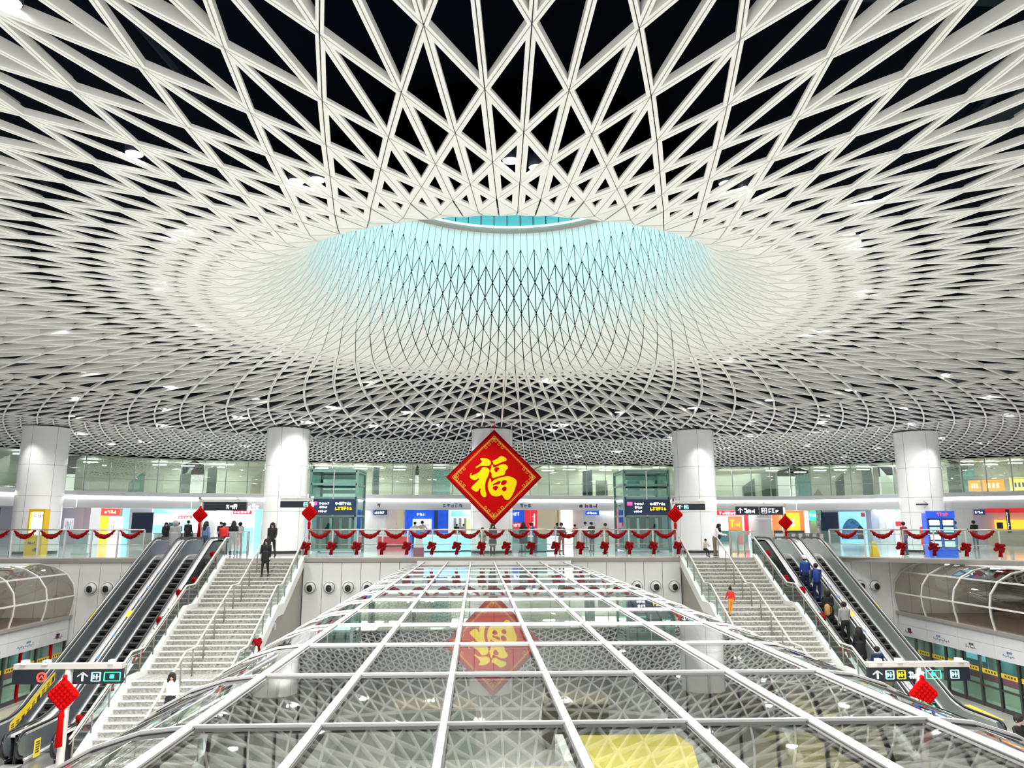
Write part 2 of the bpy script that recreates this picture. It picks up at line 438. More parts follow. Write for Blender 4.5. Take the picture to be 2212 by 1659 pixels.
# upper shaft: plain vertical panels, light ring, skylight drum
(rt_, zt_) = fun[-1]; rt2, zt2 = fun[-2]; rr_, zr_ = 4.42, 1.5 + (DY + 4.42) * eln(503)
frt = fr1(0)
strip = MB()
g = .0012
strip.face([pol(rt_, g, zt_), pol(rr_, g, zr_), pol(rr_, AL / 2 - g, zr_), pol(rt2, AL / 2 - g, zt2)])
strip2 = MB()
strip2.face([pol(rt2, -AL / 2 + g, zt2), pol(rr_, -AL / 2 + g, zr_), pol(rr_, -g, zr_), pol(rt_, -g, zt_)])
sm = [strip.mesh('shaft_panel', ['funnel_white']), strip2.mesh('shaft_panel', ['funnel_white'])]
for k in range(64):
    for q in sm: link('shaft_panel', q, ceiling, (0, DY, 0), (0, 0, -(k + frt) * AL))
MB().lathe([(rr_ + .02, zr_ - .02), (rr_ - .16, zr_), (rr_ - .17, zr_ + .10)], 96, (0, DY, 0)).build('ledge_ring', 'slab_edge', ceiling, True)
MB().lathe([(rr_ - .17, zr_ + .10), (rr_ - .16, zr_ + .17), (rr_ + .0, zr_ + .19)], 96, (0, DY, 0)).build('ring_lamp', 'ring_light', ceiling, True)
dm = MB(); gg = .003
dm.face([pol(4.36, gg, zr_ + .18), pol(4.36, gg, 12.6), pol(4.36, AL - gg, 12.6), pol(4.36, AL - gg, zr_ + .18)])
dmm = dm.mesh('drum_panel', ['skylight_teal'])
for k in range(64): link('drum_panel', dmm, ceiling, (0, DY, 0), (0, 0, -(k + frt) * AL))
MB().lathe([(7.12, CZ + .09), (6.85, CZ + .16)] + [(r + .13 + .02 * i, z + .20 - .015 * i) for i, (r, z) in enumerate(fun) if i > 0] + [(4.8, zr_), (4.9, 12.7)], 64, (0, DY, 0)).build('dark_shaft_cover', 'void_black', ceiling)  # black cover added so the funnel's back looks dark through the holes
MB().lathe([(4.95, 12.7), (.01, 12.7)], 48, (0, DY, 0)).build('skylight_pane', 'skylight_teal', ceiling)

# ------------------------------------------------------------------ lamps in the lattice
lampA = [(18, 4), (290, 333), (640, 393), (686, 389), (1103, 348), (1160, 363), (1570, 397), (1612, 409), (384, 502), (408, 492), (345, 603), (349, 617),
         (434, 696), (452, 706), (1833, 508), (1846, 524), (1863, 622), (1859, 633), (1745, 717), (1770, 709), (130, 714), (600, 759), (1577, 773), (1870, 425)]
lampB = [(172, 802), (366, 836), (165, 860), (345, 883), (150, 899), (348, 918), (548, 862), (512, 900), (715, 880), (877, 890), (660, 911), (790, 825),
         (1180, 820), (1340, 891), (1497, 882), (1665, 865), (1840, 843), (1955, 880), (1783, 897), (1778, 911), (1625, 911), (2035, 810), (2145, 855), (2180, 895),
         (1968, 915), (1780, 930), (1620, 940), (805, 919), (1190, 928), (1450, 945), (940, 917), (1040, 895), (1215, 917), (170, 935), (308, 953), (448, 960), (525, 962), (238, 958), (620, 983),
         (825, 981), (720, 993), (1510, 969), (1570, 967), (1690, 979), (1745, 961), (1822, 987), (1895, 968), (2040, 945), (2130, 955), (1250, 985), (1330, 975)]
lm = MB(); lm.lathe([(.155, 0), (.17, .02), (.17, .20), (.05, .24)], 16)
lmesh = lm.mesh('lamp_housing', ['lamp_body'], True)
ln = MB(); ln.lathe([(.001, .012), (.15, .012), (.155, .02)], 16); lnmesh = ln.mesh('lens', ['lamp_lens'], True)
for i, (px, py) in enumerate(lampA + lampB):
    p = uz(px, py, CZ + .085)
    t = thing('downlight', 'round white downlight set in an opening of the white ceiling lattice', 'downlight', p, 0, 'downlights in the ceiling lattice')
    link('housing', lmesh, t); link('lens', lnmesh, t)
    if i >= len(lampA): t.scale = (1.65, 1.65, 1)
    else: t.scale = (.8, .8, 1)
    sp = spot('downlight_beam', p - np.array([0, 0, .115]), 560 if i < len(lampA) else 190, 150, .8, rad=.14)

# ================================================================== STRUCTURE: floors and walls
PZ = -5.4; WY = 36.0
# concourse floor: front edge straight, then swinging towards the viewer on the right
edge = [(-60, WY), (16.4, WY), (18.6, 34.4), (22.5, 31.2), (28, 26.5), (60, 20)]
mb = MB(); back = [(60, 84), (-60, 84)]
top = [(x, y, 0) for x, y in edge] + [(x, y, 0) for x, y in back]
mb.face(top)
for i in range(len(edge) - 1):
    (xa, ya), (xb, yb) = edge[i], edge[i + 1]
    mb.face([(xa, ya, -.18), (xb, yb, -.18), (xb, yb, 0), (xa, ya, 0)], 1)
    mb.face([(xa, ya, -.18), (xa, 84, -.18), (xb, 84, -.18), (xb, yb, -.18)], 1)
floor = struct(mb.build('floor', ['floor_tile', 'slab_edge']))
mb = MB(); mb.face([(-60, -2, PZ), (60, -2, PZ), (60, WY + 12, PZ), (-60, WY + 12, PZ)])
struct(mb.build('floor_platform', 'platform_tile'))
# white panelled wall under the concourse edge, with the openings beside the tube
wall = link('wall_back', None); struct(wall)
pw = .894
def wall_panels(x0, x1, z0, z1):
    n = max(1, round((x1 - x0) / pw)); d = (x1 - x0) / n
    for i in range(n):
        MB().box(x0 + i * d + .01, x0 + (i + 1) * d - .01, WY + .06, WY + .12, z0, z1).build('wall_panel', 'wall_white', wall)
wall_panels(-8.72, 8.72, -3.55, -.2); wall_panels(-24.2, -15.95, -5.4, -.2); wall_panels(15.95, 24.2, -5.4, -.2)
wall_panels(-8.72, -7.9, PZ, -3.56); wall_panels(7.9, 8.72, PZ, -3.56); wall_panels(-6.2, 6.2, PZ, -3.56)
MB().box(-24.2, 24.2, WY + .12, WY + .3, -3.5, -.19).build('wall_core', 'dark_line', wall)
MB().box(-9, 9, WY + 3, WY + 3.1, PZ, -.3).build('recess_back', 'room_dark', wall)
for s in (-1, 1):
    MB().box(s * 6.2 - .05, s * 6.2 + .05, WY + .05, WY + .2, PZ, -3.55).build('opening_frame', 'steel', wall)
# side enclosure beyond the galleries
for nm_, s in (('wall_left', -1), ('wall_right', 1)):
    struct(MB().box(s * 24.0, s * 24.2, -2, WY, PZ, -.2).build(nm_, 'olive'))

# ------------------------------------------------------------------ eyeball air nozzles
def nozzle(x, lab, i):
    lab = lab + f', {ORD[i]} from the left'
    t = thing('air_nozzle', lab, 'air vent', (x, WY + .05, -1.30), 0, 'ball jet nozzles in the white wall')
    MB().lathe([(.30, .0), (.305, -.03), (.28, -.06), (.25, -.05)], 28, axis='y').build('trim_ring', 'wall_white', t, True)
    MB().lathe([(.262, -.052), (.25, -.062), (.238, -.06)], 28, axis='y').build('shade_ring', 'gasket', t, True)  # dark ring painted in for the shading between trim and ball
    MB().lathe([(.238, -.05), (.235, -.10), (.22, -.17), (.17, -.22), (.13, -.235)], 28, (0, 0, 0), axis='y').build('ball', 'column_white', t, True)
    m = MB().lathe([(.001, -.255), (.10, -.258), (.125, -.245), (.13, -.2)], 24, (.01, 0, -.05), axis='y').build('throat', 'nozzle_black', t, True)
for i, x in enumerate((-18.09, -17.38)): nozzle(i=i, x=x, lab='round white air nozzle beside the left glass gallery')
for i, x in enumerate((-8.36, -7.5, -6.64, -5.78)): nozzle(i=i, x=x, lab='round white air nozzle on the wall left of the glass tube')
for i, x in enumerate((5.72, 6.62, 7.49, 8.36)): nozzle(i=i, x=x, lab='round white air nozzle on the wall right of the glass tube')
for i, x in enumerate((17.2, 17.9)): nozzle(i=i, x=x, lab='round white air nozzle beside the right glass gallery')

# ------------------------------------------------------------------ columns
colz = [(.14, 2.2), (2.2, 3.02), (3.02, 4.66), (4.66, 6.72)]
def column(x, lab):
    t = thing('column', lab, 'column', (x, 42.5, 0), 0, 'round white columns')
    rad = 1.15
    MB().lathe([(rad - .03, 0), (rad - .03, .14)], 48).build('skirting', 'dark_line', t, True)
    MB().lathe([(rad - .03, .14), (rad - .03, 6.72), (.01, 6.72)], 32).build('core', 'dark_line', t, True)
    for zi, (z0, z1) in enumerate(colz):
        for k in range(6):
            a0 = 2 * PI * k / 6 + .45; b = MB(); n = 8; i0 = 0
            for j in range(n + 1):
                a = a0 + .006 + (2 * PI / 6 - .012) * j / n
                b.v += [(rad * math.cos(a), rad * math.sin(a), z0 + .006), (rad * math.cos(a), rad * math.sin(a), z1 - .006)]
                if j: q = 2 * j; b.f.append((q - 2, q, q + 1, q - 1)); b.m.append(0)
            b.build('cladding_panel', 'column_white', t, True)
    spot('column_washer', (x, 42.5 - 1.15 - 1.15, 6.65), 85, 66, .85, (1, .99, .97), (R(20), 0, 0), .06)
    return t
for x, lab in ((-24.4, 'leftmost round white column, behind the yellow kiosk'), (-11.3, 'round white column behind the left staircase'),
               (0, 'round white column behind the big red diamond banner'), (11.4, 'round white column behind the right staircase'),
               (24.4, 'rightmost round white column, with a black arrow')): column(x, lab)
# ------------------------------------------------------------------ far facade: shopfront band, fascia, upper glazing
def fac_hit(px):
    d = ray(px, 1100); a = d[:2]
    for i in range(len(FAC) - 1):
        (xa, ya), (xb, yb) = FAC[i], FAC[i + 1]
        A = np.array([[a[0], xa - xb], [a[1], ya - yb]])
        try: t, u = np.linalg.solve(A, np.array([xa - CAM[0], ya - CAM[1]]))
        except Exception: continue
        if t > 0 and -1e-9 <= u <= 1 + 1e-9: return np.array([xa + (xb - xa) * u, ya + (yb - ya) * u])
    return None
def ribbon(pts, z0, z1, d0, d1, name, mat, parent, zt=None):
    """strip of wall that follows the facade line, from offset d0 to d1 (positive = away from the hall)"""
    b = MB(); P_ = [np.array(p, float) for p in pts]
    for i in range(len(P_) - 1):
        dr = P_[i + 1] - P_[i]; dr /= np.linalg.norm(dr); nn = np.array([-dr[1], dr[0]])
        q = [P_[i] + nn * d0, P_[i + 1] + nn * d0, P_[i + 1] + nn * d1, P_[i] + nn * d1]
        b.hexa([(*c, z0) for c in q], [(*c, z1) for c in q])
    return b.build(name, mat, parent)
fac = link('wall_facade', None); struct(fac)
ribbon(FAC, 3.72, 4.06, 0, .5, 'fascia_band', 'fascia_white', fac)
ribbon(FAC, 3.54, 3.68, .06, .2, 'fascia_led', 'led', fac)
ribbon(FAC, 2.87, 3.54, .12, .5, 'fascia_band', 'fascia_white', fac)
ribbon(FAC, 2.80, 2.87, .12, 5, 'shop_soffit', 'wall_white', fac)
ribbon(FAC, 0, 2.80, 4.6, 4.8, 'shop_back_wall', 'lilac', fac)
ribbon(FAC, 4.02, 4.06, .3, 8, 'upper_slab', 'beige', fac)
ribbon(FAC, 4.06, 6.8, 6.0, 6.2, 'upper_back_wall', 'room_pale', fac)
ribbon(FAC, 6.72, 6.78, .28, 6.2, 'upper_ceiling', 'panel_white', fac)
# upper storey glazing: panes with mullions and a transom
L = [0]; 
for i in range(len(FAC) - 1): L.append(L[-1] + math.dist(FAC[i], FAC[i + 1]))
def fac_at(s):
    return np.array([np.interp(s, L, [p[0] for p in FAC]), np.interp(s, L, [p[1] for p in FAC])])
npane = round(L[-1] / 1.72); st = L[-1] / npane; rr = random.Random(3)
for i in range(npane):
    a, b = fac_at(i * st), fac_at((i + 1) * st); dr = (b - a) / np.linalg.norm(b - a); nn = np.array([-dr[1], dr[0]])
    a2, b2 = a + dr * .03, b - dr * .03
    for z0, z1 in ((4.1, 5.02), (5.06, 6.76)):
        m = MB(); q = [a2 + nn * .2, b2 + nn * .2, b2 + nn * .22, a2 + nn * .22]
        m.hexa([(*c, z0) for c in q], [(*c, z1) for c in q]); m.build('glass_pane', 'wall_glass', fac)
    MB().bar((*(a + nn * .21), 4.06), (*(a + nn * .21), 6.8), .06, .10).build('mullion', 'steel_green', fac)
    MB().bar((*(a + nn * .21), 5.04), (*(b + nn * .21), 5.04), .05, .035).build('transom', 'steel_green', fac)
    # rooms behind the glass
    if rr.random() < .62:
        k = rr.choice(['room_green', 'room_dark', 'room_pale', 'beige', 'teal_panel', 'room_dark', 'shop_glass_dark', 'wall_white'])
        d = 1.5 + 3.6 * rr.random(); wd = .3 + .7 * rr.random()
        q0 = a + nn * d; q1 = a + (b - a) * wd + nn * d
        m = MB(); q = [q0, q1, q1 + nn * .15, q0 + nn * .15]; m.hexa([(*c, 4.06) for c in q], [(*c, 4.9 + 1.8 * rr.random()) for c in q])
        m.build('room_partition', k, fac)
    if rr.random() < .45:
        q0 = a + nn * (1 + 4 * rr.random()); z = 6.45
        m = MB(); m.box(q0[0], q0[0] + 1.1, q0[1], q0[1] + .15, z, z + .06); m.build('room_lamp', 'lamp_lens_soft', fac)
# lit advertising panels behind the upper right glass
for (p0, p1, z0, z1, k, lab) in ((2097, 2124, 4.15, 5.0, 'orange_lit', 'orange backlit panel behind the upper right glass, left one'),
                                 (2128, 2176, 4.15, 5.05, 'orange_lit', 'wide orange backlit panel behind the upper right glass'),
                                 (2188, 2230, 4.15, 5.15, 'yellow_lit', 'yellow backlit panel with a blue mark at the upper right edge')):
    a, b = fac_hit(p0), fac_hit(p1)
    if b is None: b = a + np.array([2., -1.5])
    t = thing('advert_panel', lab, 'light box', (*a, 0)); c = b - a; nn = np.array([-c[1], c[0]]) / np.linalg.norm(c)
    m = MB(); q = [nn * .5, c + nn * .5, c + nn * .62, nn * .62]; m.hexa([(*u, z0) for u in q], [(*u, z1) for u in q]); m.build('lit_face', k, t)
    for j in range(3):
        m = MB(); u0 = c * (.25 + .2 * j) + nn * .48; u1 = u0 + c * .1
        m.hexa([(*u0, z0 + .25), (*u1, z0 + .25), (*(u1 + nn * .02), z0 + .25), (*(u0 + nn * .02), z0 + .25)], [(*u0, z0 + .6), (*u1, z0 + .6), (*(u1 + nn * .02), z0 + .6), (*(u0 + nn * .02), z0 + .6)])
        m.build('letter', 'white_lit' if k == 'orange_lit' else 'shop_blue', t)

# ------------------------------------------------------------------ shops under the fascia
def shop(name, label, cat, p0, p1, parts, setback=.9):
    a, b = fac_hit(p0), fac_hit(p1); c = b - a; ln_ = np.linalg.norm(c); dr = c / ln_
    t = thing(name, label, cat, (*a, 0), math.atan2(dr[1], dr[0]))
    for (pn, f0, f1, z0, z1, dep, mat) in parts:
        if mat.startswith('txt:'):
            _, k, n = mat.split(':'); m = MB(); glyphs(m, f0 * ln_, z0, (f1 - f0) * ln_, z1 - z0, int(n), hash_(label + pn), setback + dep, t=.18); m.build(pn, k, t)
        else:
            MB().box(f0 * ln_, f1 * ln_, setback + dep, setback + dep + .12, z0, z1).build(pn, mat, t)
    return t
def hash_(s): return sum(ord(ch) * (i + 3) for i, ch in enumerate(s)) % 9973
W_ = 'wall_panel'
shop('kiosk_front', 'violet lit shop wall at the far left edge', 'shop', -40, 26, [('panel', 0, .62, 0, 2.8, 0, 'lilac'), ('dark_door', .62, 1, 0, 1.9, .3, 'shop_glass_dark'), ('sign', .62, 1, 2.1, 2.7, .2, 'navy_lit'), ('lettering', .66, .96, 2.2, 2.6, .18, 'txt:white_lit:3')])
shop('vertical_sign', 'dark blue vertical sign with white characters beside the leftmost column', 'sign', 137, 150, [('board', 0, 1, .9, 2.8, 0, 'navy_lit'), ('lettering', .25, .75, 2.3, 2.7, -.01, 'txt:white_lit:1'), ('lettering', .25, .75, 1.8, 2.2, -.01, 'txt:white_lit:1'), ('lettering', .25, .75, 1.3, 1.7, -.01, 'txt:white_lit:1')])
shop('shop_recess', 'lilac wall recess with a grid of pale posters', 'shop', 151, 197, [('panel', 0, 1, 0, 2.79, .6, 'lilac'), ('poster', .1, .55, 1.1, 2.0, .55, 'shop_white'), ('print', .15, .5, 1.2, 1.9, .54, 'txt:ink_blue:5')])
shop('shop_pier', 'white pier between the lilac recess and the red shop sign', 'pier', 198, 220, [('panel', 0, 1, 0, 2.79, 0, 'shop_white')], .5)
shop('red_sign_shop', 'shop with a red sign and an orange and white display', 'shop', 222, 286, [('sign_board', 0, .62, 2.25, 2.75, -.1, 'red_lit'), ('lettering', .1, .5, 2.38, 2.62, -.12, 'txt:white_lit:4'), ('display', 0, .3, 0, 2.2, .2, 'orange_lit'), ('display', .3, .75, 0, 2.15, .1, 'white_lit'), ('notice', .42, .68, 1.0, 1.9, .08, 'txt:ink_red:3'), ('glass_wall', .75, 1, 0, 2.8, .4, 'shop_cyan')])
shop('dark_screen', 'large dark navy screen standing by the left railing', 'screen', 288, 333, [('frame', -.03, 1.03, 0, 2.5, .03, 'steel'), ('screen', 0, 1, .9, 2.45, -.02, 'navy')], .2)
shop('cyan_shop', 'bright glass shop with cyan lighting left of the stairs', 'shop', 335, 428, [('back', 0, 1, 0, 2.79, 1.4, 'shop_white'), ('shelf', .05, .3, .6, 1.5, 1.1, 'shop_cyan'), ('shelf', .4, .62, .3, 1.7, 1.0, 'shop_glass_dark'), ('shelf', .7, .95, .5, 2.0, 1.1, 'shop_cyan'), ('header', 0, 1, 2.4, 2.8, 0, 'shop_cyan'), ('sign', .58, .9, 2.0, 2.25, -.05, 'red_lit'), ('lettering', .6, .88, 2.04, 2.2, -.07, 'txt:white_lit:4')])
shop('white_shop', 'white lit shop with a red hanging sign behind the left stairs', 'shop', 455, 575, [('back', 0, 1, 0, 2.79, 1.2, 'white_lit'), ('doorway', .12, .4, 0, 1.4, 1.0, 'shop_glass_dark'), ('doorway', .55, .75, 0, 1.3, 1.0, 'shop_cyan'), ('counter', .42, .56, 0, 1.2, .9, 'lilac'), ('sign', .38, .72, 2.4, 2.7, 0, 'shop_red'), ('lettering', .4, .7, 2.46, 2.66, -.02, 'txt:white_lit:5'), ('glass_wall', .78, 1, 0, 2.8, .3, 'shop_cyan')])
shop('plain_wall', 'white panelled wall with a small navy hanging sign left of the blue shop', 'wall', 786, 832, [('panel', 0, .33, 0, 2.79, 0, 'wall_white'), ('panel', .34, .66, 0, 2.79, 0, 'wall_white'), ('panel', .67, 1, 0, 2.79, 0, 'wall_white'), ('sign', .45, 1.1, 2.35, 2.75, -.5, 'navy_lit'), ('lettering', .52, 1.0, 2.45, 2.65, -.52, 'txt:white_lit:4')], .4)
shop('pink_wall', 'pale pink wall left of the blue shop', 'wall', 833, 873, [('panel', 0, .6, 0, 2.79, 0, 'pale_pink'), ('panel', .61, 1, 0, 2.79, 0, 'cream')], .4)
shop('blue_shop', 'bright blue shop front with screens left of the diamond banner', 'shop', 875, 1018, [('back', 0, .66, 0, 2.79, .9, 'shop_blue'), ('side_wall', .66, 1, 0, 2.79, .9, 'shop_white'), ('screen', .12, .4, 1.1, 2.0, .5, 'white_lit'), ('print', .15, .38, 1.3, 1.9, .48, 'txt:ink_blue:4'), ('lettering', .18, .3, 2.3, 2.5, .6, 'txt:white_lit:3'), ('pillar', .44, .5, 0, 2.7, .4, 'navy_lit'), ('shelf', .7, .98, 2.2, 2.7, .5, 'shop_cyan'), ('curtain', .74, .78, .2, 2.1, .6, 'steel'), ('curtain', .82, .86, .2, 2.1, .6, 'steel'), ('curtain', .9, .94, .2, 2.1, .6, 'steel'), ('lamp', .94, 1, 1.0, 2.0, .5, 'yellow_lit')], .4)
shop('red_blue_shop', 'shop front in blue and red right of the diamond banner', 'shop', 1108, 1163, [('back', 0, .5, 1.7, 2.79, .5, 'shop_blue'), ('back', 0, .4, 1.2, 1.7, .45, 'shop_red'), ('back', .5, .72, 0, 2.79, .4, 'shop_red'), ('back', .73, 1, 0, 2.79, .4, 'shop_red'), ('counter', 0, .5, 0, 1.2, .5, 'teal_panel'), ('lettering', .05, .3, 2.3, 2.6, .38, 'txt:white_lit:3'), ('lettering', .8, .92, 1.4, 2.6, .38, 'txt:white_lit:1'), ('lettering', .06, .34, 1.35, 1.6, .4, 'txt:white_lit:3')], .4)
shop('cream_wall', 'cream lit wall right of the red and blue shop', 'wall', 1164, 1214, [('panel', 0, 1, 0, 2.79, .2, 'cream'), ('gap', .86, .9, .3, 2.8, .18, 'brown')], .4)
shop('pale_doors', 'pale pink and white wall with a bright doorway right of the cream wall', 'wall', 1215, 1264, [('door', .05, .45, 0, 2.6, .1, 'white_lit'), ('panel', 0, .5, 0, 2.79, .3, 'shop_white'), ('panel', .51, 1, 0, 2.79, .2, 'pale_pink')], .4)
shop('plain_wall', 'white panelled wall with a small blue hanging sign beside the right lift', 'wall', 1265, 1334, [('panel', 0, .33, 0, 2.79, .2, 'wall_white'), ('panel', .34, .66, 0, 2.79, .2, 'wall_white'), ('panel', .67, 1, 0, 2.79, .2, 'wall_white'), ('sign', .0, .42, 2.35, 2.75, -.4, 'shop_blue'), ('lettering', .04, .36, 2.45, 2.65, -.42, 'txt:white_lit:4')], .4)
shop('festive_shop', 'red and white shop with festive posters right of the stairs', 'shop', 1553, 1627, [('back', 0, 1, 0, 2.79, .8, 'white_lit'), ('header', 0, .82, 2.35, 2.8, .3, 'shop_red'), ('poster', .38, .8, 1.0, 2.3, .6, 'shop_orange'), ('poster', .84, .97, .6, 2.7, .4, 'shop_red'), ('frame', -.01, .02, 0, 2.8, .1, 'ink_red'), ('counter', 0, .95, 0, 1.0, .5, 'teal_panel'), ('lettering', .45, .75, 1.3, 2.0, .55, 'txt:yellow_txt:2'), ('lettering', .1, .7, 2.45, 2.7, .25, 'txt:white_lit:7')])
shop('orange_shop', 'orange lit shop with hanging red lantern and white pillars', 'shop', 1672, 1742, [('back', 0, 1, 0, 2.79, 1.0, 'shop_orange'), ('pillar', .28, .38, 0, 2.79, .5, 'white_lit'), ('poster', .4, .85, .8, 2.6, .7, 'orange_lit'), ('star', .5, .66, 1.4, 2.0, .65, 'white_lit'), ('shelf', 0, .95, 0, 1.0, .4, 'shop_glass_dark')])
shop('green_sign_shop', 'narrow shop front with a green lit sign', 'shop', 1743, 1769, [('panel', 0, .5, 0, 2.79, .3, 'cream'), ('panel', .5, 1, 0, 2.79, .3, 'shop_glass_dark'), ('sign', 0, .95, 1.9, 2.7, -.2, 'green_lit'), ('lettering', .05, .9, 2.2, 2.5, -.22, 'txt:white_lit:4')])
shop('speckled_hoarding', 'black and white speckled hoarding beside the dark panel', 'hoarding', 1762, 1771, [('panel', 0, 1, 0, 2.79, -.3, 'wrap')], .2)
shop('navy_hoarding', 'dark navy hoarding behind the right railing', 'hoarding', 1772, 1809, [('panel', 0, 1, 1.0, 2.6, -.3, 'navy'), ('base', 0, 1, 0, 1.0, -.3, 'elev_frame')], .2)
shop('blue_mural', 'light blue poster with a domed building pattern', 'poster', 1810, 1868, [('panel', 0, 1, 0, 2.65, -.1, 'shop_cyan'), ('seal', .84, .98, 2.2, 2.55, -.13, 'ink_red')], .2)
a = fac_hit(1813); b_ = fac_hit(1862); t = thing('dome_print', 'blue scaled dome printed on the light blue poster', 'print', (*((a + b_) / 2), 0), math.atan2(*(b_ - a)[::-1]))
wd = np.linalg.norm(b_ - a) / 2
m = MB(); pts = [(wd * math.cos(PI * j / 20), .05, .3 + 1.75 * math.sin(PI * j / 20)) for j in range(21)]
m.face(pts); m.face([(x, .07, z) for x, y, z in reversed(pts)]); m.build('dome', 'poster_blue', t)
m = MB(); m.face([(.4, .04, .3), (.9, .04, .3), (.9, .04, 1.2), (.65, .04, 1.5), (.4, .04, 1.2)]); m.build('arch', 'navy', t)
shop('grey_doors', 'lilac grey double door recess with ceiling lights', 'door', 1869, 1918, [('panel', 0, 1, 0, 2.79, .5, 'lilac'), ('door', .35, .62, 0, 2.1, .45, 'fascia_white'), ('door', .63, .92, 0, 2.1, .45, 'fascia_white'), ('lamp', .2, .3, 2.7, 2.78, .1, 'lamp_lens_soft'), ('lamp', .7, .8, 2.7, 2.78, .1, 'lamp_lens_soft')])
shop('poster_wall', 'blue and red poster wall left of the rightmost column', 'poster', 1919, 1940, [('panel', 0, 1, 0, 2.79, .3, 'shop_white'), ('poster', .1, .9, 1.9, 2.8, .25, 'shop_cyan'), ('poster', .1, .9, 1.4, 1.8, .25, 'shop_red')])
shop('white_wall', 'white panelled wall right of the rightmost column', 'wall', 2042, 2098, [('panel', 0, .33, 0, 2.79, -.2, 'wall_white'), ('panel', .34, .66, 0, 2.79, -.2, 'wall_white'), ('panel', .67, 1, 0, 2.79, -.2, 'wall_white')])
shop('orange_counter', 'shop with orange lit counter at the far right', 'shop', 2100, 2240, [('back', 0, 1, 0, 2.79, .9, 'lilac'), ('counter_light', .33, 1, 1.1, 1.9, .4, 'orange_lit'), ('counter', .2, 1, 0, 1.1, .2, 'cream'), ('header', .2, 1, 2.45, 2.79, .2, 'shop_red'), ('sign', .02, .2, 2.3, 2.7, -.2, 'navy_lit'), ('lettering', .04, .17, 2.4, 2.6, -.22, 'txt:white_lit:3'), ('flag', .52, .58, .9, 2.7, -.4, 'sign_black'), ('lettering', .535, .565, 1.2, 2.5, -.42, 'txt:white_lit:1'), ('menu', .36, .46, 1.2, 1.7, .35, 'sign_black'), ('menu', .8, .86, 1.2, 1.7, .35, 'white_lit')])
# lettering on the fascia above the shops
for (p0, p1, n, k, lab) in ((815, 825, 1, 'ink', 'small dark round logo on the fascia left of the banner'), (957, 1000, 5, 'ink_blue', 'row of blue pictogram letters on the fascia left of the banner'),
                            (1124, 1150, 3, 'ink_blue', 'blue pictograms on the fascia right of the banner'), (1252, 1262, 1, 'ink', 'dark logo on the fascia right of the banner'),
                            (1264, 1292, 3, 'purple', 'purple and white lettering on the fascia beside the right lift')):
    a, b = fac_hit(p0), fac_hit(p1); dr = b - a; t = thing('fascia_sign', lab, 'sign', (*a, 0), math.atan2(dr[1], dr[0]))
    m = MB(); glyphs(m, 0, 3.0, np.linalg.norm(dr), .34, n, hash_(lab), .1, t=.22); m.build('lettering', k, t)

# ================================================================== THE GLASS TUBE
tube = thing('glass_tube', 'long vaulted glass roof with white frame running to the far wall', 'glass roof', (0, 0, 0))
TZ = -.20; BX = [(-3 + i) * 1.083 for i in range(7)]; RIBY = [7.05 + 2.27 * k for k in range(-2, 14)]; RIBY[-1] = 36.0
SR = 2.05
def side_pt(s, t):        # t 0..1 from the outer bar down to vertical
    a = t * PI / 2
    return (s * (BX[6] + SR * math.sin(a)), TZ - SR * (1 - math.cos(a)))
NT = 8
for k in range(len(RIBY) - 1):
    y0, y1 = RIBY[k], RIBY[k + 1]
    for i in range(6):
        MB().box(BX[i] + .02, BX[i + 1] - .02, y0 + .02, y1 - .02, TZ - .03, TZ - .012).build('glass_pane', 'tube_glass', tube)
    for s in (-1, 1):
        b = MB()
        for j in range(NT + 1):
            x, z = side_pt(s, j / NT); b.v += [(x, y0 + .02, z - .02), (x, y1 - .02, z - .02)]
            if j: q = 2 * j; b.f.append((q - 2, q - 1, q + 1, q)); b.m.append(0)
        b.build('side_pane', 'tube_glass', tube, True)
        MB().box(s * (BX[6] + SR) - .01, s * (BX[6] + SR) + .01, y0 + .02, y1 - .02, PZ + .9, TZ - SR).build('lower_pane', 'tube_glass', tube)
for x in BX:
    o = MB().box(x - .027, x + .027, RIBY[0], WY, TZ - .02, TZ + .025).build('mullion', 'tube_frame', tube)
    MB().box(x - .046, x + .046, RIBY[0], WY, TZ - .10, TZ - .005).build('gasket', 'gasket', o)
for y in RIBY:
    path = [(side_pt(-1, j / NT)[0], y, side_pt(-1, j / NT)[1]) for j in range(NT, -1, -1)] + [(side_pt(1, j / NT)[0], y, side_pt(1, j / NT)[1]) for j in range(NT + 1)]
    path = [(path[0][0], y, PZ + .9)] + path + [(path[-1][0], y, PZ + .9)]
    b = MB(); g = MB()
    for q in range(len(path) - 1):
        b.bar((path[q][0], y, path[q][2] + .0), (path[q + 1][0], y, path[q + 1][2] + .0), .036, .03)
        g.bar((path[q][0], y, path[q][2] - .035), (path[q + 1][0], y, path[q + 1][2] - .035), .066, .04)
    o = b.build('rib', 'tube_frame', tube); g.build('gasket', 'gasket', o)
for s in (-1, 1):
    MB().box(s * (BX[6] + SR) - .12, s * (BX[6] + SR) + .12, RIBY[0], WY, PZ, PZ + .9).build('kerb_wall', 'wall_white', tube)
MB().box(BX[0] - .3, BX[6] + .3, WY - .06, WY + .02, TZ - .3, TZ + .08).build('end_flashing', 'steel_bright', tube)
